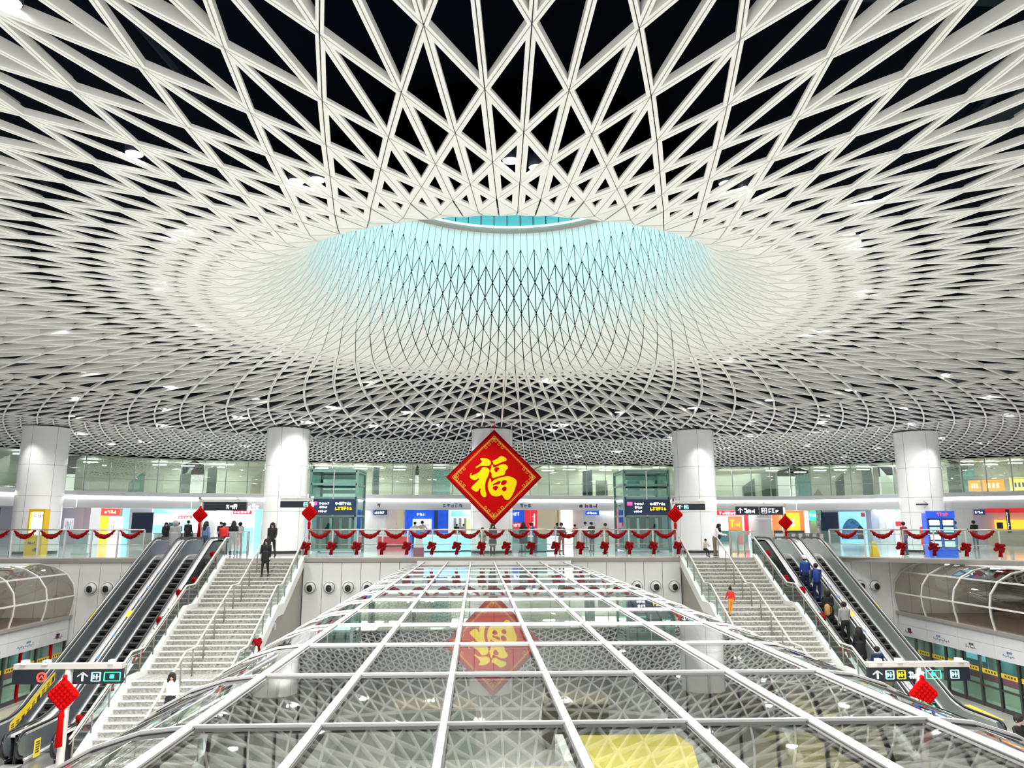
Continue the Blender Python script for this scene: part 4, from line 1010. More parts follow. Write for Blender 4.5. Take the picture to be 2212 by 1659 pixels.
strokes = [
 [(875,600),(935,590),(990,605),(1022,640),(1015,680),(975,697),(915,695),(870,700),(815,722),(850,690),(885,655),(900,635),(885,612)],
 [(760,795),(735,835),(745,865),(775,885),(800,893),(835,880),(862,868),(840,905),(800,945),(762,985),(755,1005),(775,1025),(805,1045),(835,1050),(855,1035),(878,1005),(880,1050),(895,1095),(930,1125),(955,1120),(964,1085),(952,1040),(946,990),(950,930),(965,880),(985,840),(1000,790),(1005,760),(985,730),(945,715),(910,720),(890,745),(860,780),(820,805),(780,822),(750,828)],
 [(1045,630),(1075,615),(1120,590),(1150,565),(1180,560),(1215,575),(1243,600),(1240,620),(1200,635),(1150,655),(1090,680),(1065,675),(1055,650)],
 [(1045,680),(1060,715),(1110,705),(1160,680),(1210,672),(1250,690),(1262,715),(1245,745),(1225,770),(1222,800),(1205,820),(1150,835),(1100,850),(1055,862),(1040,850),(1035,800),(1015,765),(1030,725)],
 [(1075,730),(1142,728),(1122,760),(1102,785),(1085,775)],
 [(1012,870),(1000,900),(985,950),(990,1010),(1015,1070),(1050,1105),(1090,1115),(1140,1110),(1180,1095),(1200,1125),(1235,1160),(1265,1162),(1300,1130),(1340,1060),(1365,990),(1383,930),(1375,890),(1345,865),(1300,845),(1240,838),(1180,850),(1120,868),(1070,890),(1032,915),(1026,880)],
 [(1052,962),(1090,930),(1150,905),(1160,912),(1140,945),(1090,955)], [(1180,905),(1220,892),(1245,905),(1232,942),(1190,962),(1168,950)],
 [(1052,992),(1125,982),(1118,1010),(1092,1035),(1075,1030)], [(1178,1012),(1235,985),(1226,1042),(1203,1045)]]
cu = bpy.data.curves.new('character', 'CURVE'); cu.dimensions = '2D'; cu.fill_mode = 'BOTH'; cu.extrude = .012
for pl in strokes:
    sp = cu.splines.new('BEZIER'); sp.bezier_points.add(len(pl) - 1); sp.use_cyclic_u = True
    for i, (x, y) in enumerate(pl):
        bp = sp.bezier_points[i]; bp.co = ((x - 1068) / 665 * HD, -(y - 852) / 665 * HD, 0); bp.handle_left_type = bp.handle_right_type = 'AUTO'
cu.resolution_u = 4
tmp = link('character_curve', cu); dg = bpy.context.evaluated_depsgraph_get(); me = bpy.data.meshes.new_from_object(tmp.evaluated_get(dg)); bpy.data.objects.remove(tmp)
me.name = 'brush_character'; me.materials.clear(); me.materials.append(M['gold']); link('brush_character', me, ban, (0, -.052, 0), (PI / 2, 0, 0))
MB().tube([(0, 0, HD - .02), (0, 0, 6.85 - bc[2])], .02, 6).build('hanging_cord', 'red', ban, True)

# ================================================================== GLASS LIFTS beside the middle
def lift(s, lab):
    t = thing('glass_lift', lab, 'lift', (s * 8.85, 43.4, 0)); hw = 1.28; dp = 3.0; H = 4.55
    fr = 'elev_frame'
    for x in (-hw, hw):
        for y in (0, dp): MB().box(x - .07, x + .07, y - .07, y + .07, 0, H).build('post', fr, t)
    for z in (H - .07, 3.75, 3.0, 2.0, .15):
        MB().box(-hw, hw, -.07, .05, z - .06, z + .06).build('crossbeam', fr, t); MB().box(-hw, hw, dp - .05, dp + .05, z - .06, z + .06).build('crossbeam', fr, t)
        for x in (-hw, hw): MB().box(x - .05, x + .05, 0, dp, z - .05, z + .05).build('crossbeam', fr, t)
    MB().box(-.03, .03, -.08, .02, 2.0, H).build('centre_bar', 'steel', t)
    for x0, x1 in ((-hw + .07, -.03), (.03, hw - .07)):
        for z0, z1 in ((3.06, 3.69), (3.81, H - .13)): MB().box(x0, x1, -.02, 0, z0, z1).build('front_pane', 'elev_glass', t)
        MB().box(x0, x1, -.02, 0, .2, 1.94).build('door_leaf', 'elev_glass', t)
    for x in (-hw, hw):
        for z0, z1 in ((.2, 1.95), (2.05, 2.95), (3.05, 3.7), (3.8, H - .12)): MB().box(x - .01, x + .01, .07, dp - .07, z0, z1).build('side_pane', 'elev_glass', t)
    MB().box(-hw - .08, hw + .08, -.08, dp + .08, H, H + .08).build('roof', fr, t)
    MB().box(-hw + .15, hw - .15, 1.2, 2.8, .05, 2.4).build('cabin', 'elev_inner', t)
    for i in range(4): MB().box(-hw + .35 + .55 * i, -hw + .5 + .55 * i, 1.1, 1.18, .2, 1.9).build('cabin_rail', 'steel_bright' if i % 2 else 'steel_green', t)
    for z in (3.3, 4.1): MB().box(-hw + .3, hw - .3, 1.4, 1.7, z, z + .2).build('machinery', 'steel', t)
    o = MB().box(-hw + .0, hw - .0, -.16, -.09, 2.05, 2.92).build('sign_board', 'navy', t)
    m = MB(); glyphs(m, -hw + .55, 2.62, .55, .12, 6, 11, -.165, t=.18); glyphs(m, -hw + .55, 2.42, .45, .12, 5, 12, -.165, t=.18); glyphs(m, -hw + .5, 2.2, .5, .12, 5, 14, -.165, t=.18); glyphs(m, .15, 2.6, .9, .16, 7, 13, -.165, t=.2); m.build('white_lettering', 'white_lit', o)
    m = MB(); glyphs(m, .15, 2.32, .95, .18, 6, 15, -.165, t=.28); m.build('yellow_lettering', 'yellow_txt', o)
    m = MB().box(-hw + .12, -hw + .42, -.17, -.16, 2.58, 2.78); m.build('line_badge', 'pink_txt', o)
lift(-1, 'green framed glass lift with a navy sign left of the banner'); lift(1, 'green framed glass lift with a navy sign right of the banner')

# ================================================================== SIGN POSTS and red knots
def knot_mesh():
    b = MB(); n = 24; rg = random.Random(8)
    # square knot standing on its corner with a looped, ruffled edge
    k = .34
    b.hexa([(0, -.05, k), (k, -.05, 0), (0, -.05, -k), (-k, -.05, 0)], [(0, .05, k), (k, .05, 0), (0, .05, -k), (-k, .05, 0)])
    cs = [(0, k), (k, 0), (0, -k), (-k, 0)]
    for i in range(4):
        for j in range(7):
            u = (j + .5) / 7; x = cs[i][0] * (1 - u) + cs[(i + 1) % 4][0] * u; z = cs[i][1] * (1 - u) + cs[(i + 1) % 4][1] * u
            b.ball((x, 0, z), .055, 0, 7, 5, 1, .8, 1)
    for j in range(5):                       # woven relief
        for i in range(5):
            u = -k * .8 + .4 * k * j; v = -k * .8 + .4 * k * i; x = (u - v) / 2; z = (u + v) / 2
            b.ball((x, -.05, z), .045, 0, 6, 4)
    b.ball((0, 0, k + .06), .06, 0, 8, 5)
    return b.mesh('knot', ['red'], False)
def tassel_mesh(ln_):
    b = MB(); b.tube([(0, 0, -.38), (0, 0, -.5), (0, 0, -.56), (0, 0, -.56 - ln_)], [.05, .075, .06, .085], 10); return b.mesh('tassel', ['red'], True)
knm = knot_mesh(); tsm = tassel_mesh(.5); tsl = tassel_mesh(.62)
def knot(p, lab, sc=1., ts=tsm):
    t = thing('chinese_knot', lab, 'knot ornament', p); link('knot', knm, t); link('tassel', ts, t); t.scale = (sc, sc, sc); return t
def sign_icons(mb_by, x0, z0, h, y, kinds):
    x = x0
    for kd in kinds:
        c = kd[0]; m = mb_by.setdefault({'w': 'white_lit', 'c': 'cyan_lit', 'g': 'green_lit', 'r': 'red_lit', 'y': 'yellow_txt'}[c], MB()); k = kd[1:]
        if k == 'arrow':
            m.box(x + .10, x + .14, y - .012, y, z0, z0 + h * .8); m.bar((x + .12, y - .006, z0 + h), (x, y - .006, z0 + h * .55), .035, .012); m.bar((x + .12, y - .006, z0 + h), (x + .24, y - .006, z0 + h * .55), .035, .012); x += .34
        elif k == 'ring':
            m.tube([(x + h / 2 + h / 2 * math.cos(a), y - .01, z0 + h / 2 + h / 2 * math.sin(a)) for a in np.linspace(0, 2 * PI, 17)], .022, 6); m.bar((x + h * .25, y - .01, z0 + h * .3), (x + h * .5, y - .01, z0 + h * .7), .03, .012); m.bar((x + h * .75, y - .01, z0 + h * .3), (x + h * .5, y - .01, z0 + h * .7), .03, .012); x += h + .12
        elif k == 'icon':
            for p0, p1 in (((0, 0), (h, 0)), ((0, h), (h, h)), ((0, 0), (0, h)), ((h, 0), (h, h)), ((.25 * h, .25 * h), (.25 * h, .75 * h)), ((.6 * h, .2 * h), (.6 * h, .8 * h)), ((.25 * h, .5 * h), (.85 * h, .5 * h))):
                m.bar((x + p0[0], y - .006, z0 + p0[1]), (x + p1[0], y - .006, z0 + p1[1]), .028, .012)
            x += h + .1
        elif k == 'exit':
            w2 = h * 1.9
            for p0, p1 in (((0, 0), (w2, 0)), ((0, h), (w2, h)), ((0, 0), (0, h)), ((w2, 0), (w2, h))): m.bar((x + p0[0], y - .006, z0 + p0[1]), (x + p1[0], y - .006, z0 + p1[1]), .02, .012)
            m.box(x + w2 * .35, x + w2 * .62, y - .012, y, z0 + h * .3, z0 + h * .75); x += w2 + .1
        elif k == 'txt':
            glyphs(m, x, z0, h * 2.2, h, 3, int(x * 100) % 97 + 3, y, t=.2); x += h * 2.3
        elif k == 'gap': x += .5
def sign_post(x, y, z0, zt, half_l, half_r, boards, lab, knotlab, kz, front=-.10, kx=0.):
    t = thing('sign_post', lab, 'sign', (x, y, z0))
    MB().tube([(0, 0, 0), (0, 0, zt - z0)], .09, 12).build('pole', 'pole_grey', t, True)
    MB().box(-half_l, half_r, -.10, .10, zt - z0 - .02, zt - z0 + .10).build('crossbar', 'pole_grey', t)
    for (b0, b1, hh, icons) in boards:
        o = MB().box(b0, b1, -.07, .07, zt - z0 - .04 - hh, zt - z0 - .04).build('board', 'sign_black', t); by = {}
        sign_icons(by, b0 + .1, zt - z0 - .04 - hh * .8, hh * .6, -.071, icons)
        for k, m in by.items(): m.build('pictogram', k, o)
    for i, cx in enumerate((-half_l * .8, -half_l * .4, half_r * .8)):
        MB().box(cx - .06, cx + .06, -.16, .02, zt - z0 + .10, zt - z0 + .19).build('camera_box', 'wall_white', t)
    if knotlab: knot((x + kx, y + front - .06, kz), knotlab, 1.0, tsl)
sign_post(-10.74, 20.0, PZ, -1.93, 1.28, 1.30, [(-1.30, -.62, .33, ['wgap', 'rring']), (.15, 1.30, .33, ['warrow', 'cicon', 'gexit'])], 'near left sign post with red circle and green exit signs on its crossbar', 'big red knot with tassel on the near left sign post', -2.52)
sign_post(10.52, 20.0, PZ, -2.05, 1.32, 1.32, [(-1.32, -.12, .33, ['warrow', 'cicon', 'yicon', 'wtxt', 'gexit']), (.72, 1.32, .33, ['wgap', 'cicon'])][:1] + [(.72, 1.32, .33, ['cicon'])], 'near right sign post with white arrow and green exit signs on its crossbar', 'big red knot with tassel on the near right sign post', -2.70)
sign_post(-14.48, 38.9, 0, 2.66, .12, 2.2, [(.12, 2.2, .42, ['wgap', 'wgap', 'wtxt', 'wgap', 'wtxt'])], 'sign post with a wide black sign at the head of the left escalators', 'red knot with tassel at the head of the left escalators', 1.98, front=-.12)
sign_post(14.93, 38.9, 0, 2.47, 2.5, .12, [(-2.5, -1.32, .42, ['warrow', 'wtxt']), (-1.26, -.05, .42, ['wicon', 'wtxt'])], 'sign post with two black signs at the head of the right escalators', 'red knot with tassel at the head of the right escalators', 1.62, front=-.12)
sign_post(-8.62, 36.5, 0, 2.64, 1.4, .1, [(-1.4, -.05, .30, ['wgap', 'wgap', 'cicon', 'wicon'])], 'sign post with a dark blue sign at the left end of the centre railing', 'red knot with tassel at the left end of the centre railing', 2.05)
sign_post(8.62, 36.5, 0, 2.54, .1, 1.5, [(.05, 1.5, .30, ['warrow', 'cicon'])], 'sign post with a dark blue sign at the right end of the centre railing', 'red knot with tassel at the right end of the centre railing', 1.98)

# ================================================================== SMALL THINGS ON THE CONCOURSE
p = uz(72, 1196, 0); t = thing('display_kiosk', 'yellow display kiosk in front of the leftmost column', 'kiosk', (uy(76, 1196, 40.4)[0], 40.4, 0)); p = uy(76, 1196, 40.4)
MB().box(-.42, .42, -.3, .3, 0, 1.0).build('base', 'yellow', t); MB().box(-.40, -.32, -.25, .25, 1.0, 2.15).build('side_panel', 'yellow', t); MB().box(.32, .40, -.25, .25, 1.0, 2.15).build('side_panel', 'yellow', t)
MB().box(-.40, .40, -.25, .25, 2.15, 2.3).build('header', 'yellow', t); MB().box(-.32, .32, -.05, .2, 1.0, 2.15).build('screen', 'white_lit', t)
m = MB(); glyphs(m, -.28, 1.85, .56, .2, 5, 3, -.06, t=.25); glyphs(m, -.25, .55, .4, .12, 4, 5, -.3, t=.2); glyphs(m, 0, .2, .3, .2, 2, 6, -.3, t=.2); m.build('lettering', 'ink', t)
t = thing('barrier', 'pale green information barrier beside the yellow kiosk', 'sign', (p[0] + 2.1, 40.6, 0)); MB().box(-.35, .35, -.04, .04, .1, 1.1).build('board', 'rail_glass', t)
MB().box(-.12, .12, -.06, -.04, .5, .72).build('emblem', 'teal_panel', t); MB().box(-.38, .38, -.12, .12, 0, .1).build('foot', 'steel', t)
p = uz(2040, 1206, 0); t = thing('drinks_fridge', 'blue drinks fridge with two lit doors behind the right railing', 'fridge', (uy(2040, 1206, 35.4)[0], 35.4, 0), R(-12))
MB().box(-.62, .62, 0, .6, 0, .35).build('base', 'shop_blue', t); MB().box(-.62, .62, .02, .6, .35, 2.05).build('cabinet', 'shop_blue', t); o = MB().box(-.62, .62, -.04, .1, 1.85, 2.15).build('header', 'shop_blue', t)
m = MB(); glyphs(m, -.15, 1.92, .5, .16, 4, 3, -.045, t=.2); m.build('lettering', 'red_lit', o)
for x0, x1 in ((-.56, -.04), (.04, .56)):
    o = MB().box(x0, x1, -.03, .02, .4, 1.8).build('door', 'navy', t)
    for k in range(4):
        MB().box(x0 + .04, x1 - .04, -.05, -.03, .5 + .33 * k, .74 + .33 * k).build('shelf_row', ('cyan_lit', 'white_lit', 'shop_cyan', 'white_lit')[k], o)
p = uz(1890, 1206, 0); t = thing('wet_floor_sign', 'yellow folding wet floor sign behind the right railing', 'floor sign', (uy(1890, 1200, 36.3)[0], 36.3, 0))
for s in (-1, 1): MB().hexa([(-.16, s * .18 - .01, 0), (.16, s * .18 - .01, 0), (.16, s * .18 + .01, 0), (-.16, s * .18 + .01, 0)], [(-.09, s * .02 - .01, .68), (.09, s * .02 - .01, .68), (.09, s * .02 + .01, .68), (-.09, s * .02 + .01, .68)]).build('leaf', 'yellow', t)
MB().box(-.07, .07, -.05, .05, .66, .74).build('grip', 'yellow', t)
p = uz(930, 1201, 0); t = thing('bin', 'brown waste bin with a white cover behind the centre railing', 'bin', (-3.55, 37.0, 0)); MB().box(-.24, .24, -.2, .2, 0, .45).build('body', 'train_maroon', t)
MB().hexa([(-.22, -.18, .45), (.22, -.18, .45), (.22, .18, .45), (-.22, .18, .45)], [(-.14, -.1, .95), (.14, -.1, .95), (.14, .1, .95), (-.14, .1, .95)]).build('cover', 'wall_white', t)
t = thing('arrow_mark', 'black arrow on the rightmost column', 'mark', (24.4 - .62, 42.5 - 1.06, 2.62)); b = MB(); b.box(-.30, .30, -.03, -.015, -.04, .04); b.bar((.3, -.022, 0), (.08, -.022, .2), .08, .012); b.bar((.3, -.022, 0), (.08, -.022, -.2), .08, .012); b.build('arrow', 'ink', t); t.rotation_euler = (0, 0, -.45)
# low glass counters and tables between the railing and the shops
for i, (px, py, wdt, hh, k, lab) in enumerate([(945, 1192, 2.6, .95, 'shop_cyan', 'pale cyan glass counter left of the middle column'), (990, 1190, 1.6, .9, 'shop_cyan', 'second cyan glass counter beside the middle column'), (1150, 1192, 1.6, .9, 'teal_panel', 'teal counter right of the middle column'),
                                           (1190, 1190, 1.5, .85, 'shop_white', 'white counter behind the railing right of the banner'), (850, 1180, 2.2, .75, 'shop_red', 'red covered table in front of the pink wall')]):
    p = uz(px, py, 0); t = thing('counter', lab, 'counter', (p[0], p[1], 0)); MB().box(-wdt / 2, wdt / 2, -.4, .4, .06, hh - .05).build('body', k, t); MB().box(-wdt / 2 - .04, wdt / 2 + .04, -.44, .44, hh - .05, hh).build('top', 'shop_white', t); MB().box(-wdt / 2 + .05, wdt / 2 - .05, -.35, .35, 0, .06).build('plinth', 'dark_line', t)
# ticket gates (low glass and steel) left and right
def gates(px0, px1, py, n, lab, g):
    for i in range(n):
        p = uz(px0 + (px1 - px0) * i / (n - 1), py, 0); t = thing('ticket_gate', f'{lab}, {ORD[i]} from the left', 'ticket gate', (p[0], p[1], 0), 0, g)
        MB().box(-.12, .12, -.8, .8, 0, .9).build('cabinet', 'steel', t); MB().box(-.14, .14, -.85, .85, .9, .96).build('lid', 'steel_dark', t)
        MB().box(.12, .42, -.01, .01, .35, 1.0).build('flap', 'rail_glass', t)
gates(345, 440, 1183, 6, 'low steel ticket gate behind the left escalators', 'ticket gates behind the left escalators'); gates(1690, 1765, 1183, 6, 'low steel ticket gate behind the right escalators', 'ticket gates behind the right escalators')
# glass screens at the stair heads
for s, side in ((-1, 'left'), (1, 'right')):
    t = thing('glass_screen', f'glass balustrade at the head of the {side} staircase with a red paper', 'railing', (s * 12.3, WY + .4, 0))
    for k in range(3):
        MB().box(-.012, .012, .1 + 1.0 * k, 1.05 + 1.0 * k, .08, 1.15).build('pane', 'rail_glass', t); MB().box(-.03, .03, 1.05 + 1.0 * k, 1.11 + 1.0 * k, 0, 1.2).build('post', 'steel', t)
    MB().box(-.03, .03, .05, 3.2, 1.15, 1.2).build('rail', 'steel', t); o = MB().box(-.03, .03, 3.2, 3.26, 0, 1.2).build('post', 'steel', t)
    MB().box(min(0, s * 1.6) , max(0, s * 1.6) , 3.2, 3.22, .08, 1.15).build('pane', 'rail_glass', t); MB().box(min(0, s * 1.6), max(0, s * 1.6), 3.18, 3.24, 1.15, 1.2).build('rail', 'steel', t)
    MB().box(s * .55 - .12, s * .55 + .12, 3.15, 3.19, .5, 1.0).build('paper', 'ink_red', t)

# ================================================================== PEOPLE
for k, c in dict(skin=(.62, .40, .30), hair_black=(.012, .010, .010), cl_black=(.012, .012, .014), cl_white=(.82, .81, .80), cl_grey=(.36, .36, .37), cl_navy=(.012, .022, .09), cl_blue=(.015, .06, .32),
                 cl_denim=(.14, .24, .40), cl_jeans=(.06, .09, .16), cl_red=(.72, .03, .025), cl_orange=(.85, .32, .02), cl_beige=(.56, .48, .38), cl_brown=(.24, .15, .09), cl_camo=(.17, .14, .08),
                 cl_maroon=(.25, .02, .025), shoe=(.05, .05, .05), cl_pink=(.85, .25, .35), cl_tan=(.62, .36, .12)).items():
    P_rough = .75 if k != 'skin' else .5
    M[k] = P(k, c, P_rough, noise=.10, nscale=9)
def capsule(b, p, q, r0, r1, sx=1., sy=1.):
    p = Vector(p); q = Vector(q); d = q - p; ln_ = d.length; d = d / ln_ if ln_ > 1e-6 else Vector((0, 0, 1)); pts = []; rs = []
    for a in (-80, -50, -20): pts.append(p + d * (r0 * math.sin(R(a)))); rs.append(r0 * math.cos(R(a)))
    for a in (20, 50, 80): pts.append(q + d * (r1 * math.sin(R(a)))); rs.append(r1 * math.cos(R(a)))
    b.tube(pts, rs, 12, sx=sx, sy=sy)
def limb(p, ln_, a, o=0.):      # a = swing forward (towards -y), o = outward in x
    return Vector((p[0] + ln_ * math.sin(o), p[1] - ln_ * math.sin(a) * math.cos(o), p[2] - ln_ * math.cos(a) * math.cos(o)))
def make_body(key, legs=((0, 0), (0, 0)), arms=((0, .15), (0, .15)), outs=(.12, .12), lean=0., head=0., skirt=False, coat=0., voxel=.016, fingers=False, wide=1.):
    """legs: (hip swing, knee bend) left/right; arms: (swing, elbow bend); returns mesh with slots skin/top/bottom/shoe"""
    prims = []
    def add(p, q, r0, r1, tg, sx=1., sy=1.): prims.append((Vector(p), Vector(q), r0, r1, tg, sx, sy))
    pel = Vector((0, 0, .90)); up = lambda h: Vector((0, -math.sin(lean) * h, math.cos(lean) * h))
    ch = pel + up(.40); nk = pel + up(.53); hd = nk + Vector((0, -.02 - .10 * math.sin(head), .135 * math.cos(head)))
    add(pel, pel + up(.05), .125, .13, 2, 1.25 * wide, .88); add(pel + up(.10), ch, .125, .145, 1, 1.28 * wide, .82); add(ch + Vector((-.12, 0, .06)), ch + Vector((.12, 0, .06)), .085, .085, 1)
    add(ch + up(.08), hd, .05, .048, 0); add(hd + Vector((0, .012, .02)), hd + Vector((0, -.008, -.035)), .092, .07, 0, .9, 1.05); add(hd + Vector((0, -.085, -.012)), hd + Vector((0, -.10, -.03)), .012, .016, 0)
    for s in (-1, 1): add(hd + Vector((s * .085, .01, 0)), hd + Vector((s * .088, .012, -.03)), .016, .014, 0)
    if coat: add(pel + up(.15), pel - Vector((0, 0, coat)), .16, .19, 1, 1.2 * wide, .95)
    if skirt: add(pel, pel - Vector((0, 0, .35)), .14, .21, 2, 1.1, .95)
    low = []
    for s, (a, kb) in zip((-1, 1), legs):
        hip = pel + Vector((s * .09, 0, -.03)); kn = limb(hip, .41, a, s * .03); an = limb(kn, .40, a - kb); low.append(an)
        add(hip, kn, .088, .062, 2); add(kn, an, .062, .044, 2); t_ = Vector((0, -.15, -.035)); t_.rotate(Matrix.Rotation(-(a - kb) * .6, 3, 'X')); add(an + Vector((0, .03, -.03)), an + t_, .045, .038, 3, 1.05, 1.)
    for s, (a, eb), o in zip((-1, 1), arms, outs):
        sh = ch + Vector((s * .185, 0, .07)); el = limb(sh, .27, a, s * o); wr = limb(el, .235, a + eb, s * o * .3); hn = limb(wr, .08, a + eb)
        add(sh, el, .058, .048, 1); add(el, wr, .047, .036, 1); add(wr, hn, .030, .034, 0, 1., .7)
        if fingers:
            for i, (dx, ln2) in enumerate(((-.026, .062), (-.009, .072), (.009, .068), (.026, .052))):
                k0 = hn + Vector((dx, 0, 0)); k1 = limb(k0, ln2 * .55, a + eb + .2); k2 = limb(k1, ln2 * .5, a + eb + .7); add(k0, k1, .0105, .0095, 0); add(k1, k2, .0095, .0085, 0)
            k0 = wr + (hn - wr) * .35 + Vector((-s * .026, -.008, 0)); k1 = k0 + Vector((-s * .022, -.02, -.025)); add(k0, k1, .012, .010, 0); add(k1, limb(k1, .03, a + eb + .3), .010, .009, 0)
    dz = min(p.z for p in low) - .085
    b = MB()
    for (p, q, r0, r1, tg, sx, sy) in prims:
        n0 = len(b.v); c = (p + q) / 2; capsule(b, p, q, r0, r1)
        for i in range(n0, len(b.v)):
            x, y, z = b.v[i]; b.v[i] = (c.x + (x - c.x) * sx, c.y + (y - c.y) * sy, z)
    me0 = b.mesh('raw', ['skin']); tmp = link('raw', me0); md = tmp.modifiers.new('r', 'REMESH'); md.mode = 'VOXEL'; md.voxel_size = voxel; sm = tmp.modifiers.new('s', 'SMOOTH'); sm.iterations = 2 if fingers else 3; sm.factor = .4
    dg = bpy.context.evaluated_depsgraph_get(); me = bpy.data.meshes.new_from_object(tmp.evaluated_get(dg)); bpy.data.objects.remove(tmp); me.name = key
    n = len(me.polygons); cen = np.zeros(n * 3); me.polygons.foreach_get('center', cen); cen = cen.reshape(-1, 3); best = np.full(n, 9.); idx = np.zeros(n, int)
    for (p, q, r0, r1, tg, sx, sy) in prims:
        a = np.array(p); d = np.array(q) - a; t_ = np.clip(((cen - a) @ d) / max(d @ d, 1e-9), 0, 1); v = cen - (a + t_[:, None] * d); v[:, 0] /= sx; v[:, 1] /= sy
        dist = np.linalg.norm(v, axis=1) - (r0 + (r1 - r0) * t_); w_ = dist < best; best[w_] = dist[w_]; idx[w_] = tg
    co = np.zeros(len(me.vertices) * 3); me.vertices.foreach_get('co', co); co = co.reshape(-1, 3); co[:, 2] -= dz; me.vertices.foreach_set('co', co.ravel())
    me.materials.clear()
    for _ in range(4): me.materials.append(M['skin'])
    me.polygons.foreach_set('material_index', idx.tolist()); me.polygons.foreach_set('use_smooth', [True] * n); me.update()
    me['head'] = tuple(hd - Vector((0, 0, dz))); me['back'] = tuple(ch - Vector((0, 0, dz))); me['pelvis'] = .9 - dz
    return me
def hair_mesh(kind):
    b = MB(); b.ball((0, .018, .03), .108, 0, 14, 8, .95, 1.05, 1.0); b.ball((0, -.03, .075), .075, 0, 10, 6, 1.05, .9, .6)
    if kind == 'long':
        b.tube([(0, .05, .06), (0, .085, -.06), (0, .10, -.22), (0, .09, -.36)], [.09, .105, .095, .05], 12, sx=1.15, sy=.7)
        for s in (-1, 1): b.tube([(s * .075, .0, .06), (s * .095, -.01, -.08), (s * .10, -.02, -.24), (s * .085, -.02, -.33)], [.035, .04, .038, .015], 8)
    if kind == 'bun': b.ball((0, .04, .15), .052, 0, 10, 6)
    if kind == 'tail': b.tube([(0, .10, .05), (0, .16, -.02), (0, .15, -.2), (0, .12, -.28)], [.04, .045, .035, .012], 8)
    if kind == 'hood': b.ball((0, .04, .0), .135, 0, 14, 8, 1, 1.05, 1.1)
    if kind == 'cap': b.ball((0, .0, .06), .112, 0, 14, 6, 1, 1.08, .75); b.box(-.07, .07, -.2, -.06, .055, .07)
    return b.mesh('hair', ['hair_black'], True)
HAIR = {k: hair_mesh(k) for k in ('short', 'long', 'bun', 'tail', 'hood', 'cap')}
fb_ = MB()
for s in (-1, 1): fb_.ball((s * .034, -.083, .005), .011, 0, 8, 5)
FACE = fb_.mesh('eyes', ['hair_black'], True); mb_ = MB(); mb_.ball((0, -.086, -.058), .022, 0, 8, 4, 1, .35, .3); MOUTH = mb_.mesh('mouth', ['cl_red'], True)
BODY = {
 'stand': make_body('stand'), 'phone': make_body('phone', arms=((.35, 1.5), (.25, 1.6)), head=.35), 'walk': make_body('walk', legs=((.38, .12), (-.30, .25)), arms=((-.35, .25), (.4, .35))),
 'hips': make_body('hips', arms=((-.15, .9), (-.15, .9)), outs=(.6, .6)), 'coat': make_body('coat', arms=((.1, .5), (.1, .5)), coat=.30, wide=1.12), 'lean': make_body('lean', lean=.45, head=.3, arms=((.7, .6), (.5, .9))),
 'up': make_body('up', legs=((.75, .95), (-.05, .1)), arms=((-.2, .2), (.35, .5))), 'down_black': make_body('down_black', legs=((.22, .1), (-.12, .45)), arms=((.2, 1.0), (.1, .3)), coat=.12, voxel=.013, fingers=True),
 'down_white': make_body('down_white', legs=((.35, .25), (-.10, .5)), arms=((-.1, .9), (.05, .3)), outs=(.35, .12), voxel=.013, fingers=True, wide=.95), 'ride': make_body('ride', legs=((.0, .02), (.25, .5)), arms=((.4, .7), (.1, .2)), voxel=.014),
 'sit': make_body('sit', legs=((1.45, 1.2), (1.35, 1.35)), arms=((.45, 1.2), (.45, 1.3)), lean=.15, head=.2), 'child': make_body('child', arms=((.3, .9), (.1, .2))),
 'guard': make_body('guard', arms=((.2, 1.3), (.1, .6)), voxel=.013, fingers=True, wide=1.1)}
def person(kind, x, y, z, rz, label, top, bottom, hair='short', hc='hair_black', sc=1., face=False, shoe='shoe', group=None):
    me = BODY[kind]; t = link('person', me, None, (x, y, z), (0, 0, rz)); t.scale = (sc, sc, sc); tag(t, label, 'person', group)
    for i, k in enumerate(('skin', top, bottom, shoe)): t.material_slots[i].link = 'OBJECT'; t.material_slots[i].material = M[k]
    h = link('hair', HAIR[hair], t, tuple(me['head'])); h.material_slots[0].link = 'OBJECT'; h.material_slots[0].material = M[hc]
    if face: link('eyes', FACE, t, tuple(me['head'])); link('mouth', MOUTH, t, tuple(me['head']))
    return t
def backpack(p, mat, lab, sc=1., slot=None):
    b = MB(); capsule(b, (0, 0, -.13), (0, 0, .13), .14, .12); b.ball((0, .10, -.06), .09, 0, 10, 6, 1.1, .7, 1.1)
    for s in (-1, 1): b.tube([(s * .10, -.10, .16), (s * .12, -.16, .10), (s * .12, -.14, -.10), (s * .10, -.08, -.16)], .018, 6)
    o = link('bag', b.mesh('bag', [mat], True), None, p); o.scale = (sc, sc * .8, sc); return tag(o, lab, 'bag')
B = PI        # facing away from the viewer
def on_floor(px, py): p = uz(px, py, 0); return p[0], p[1]
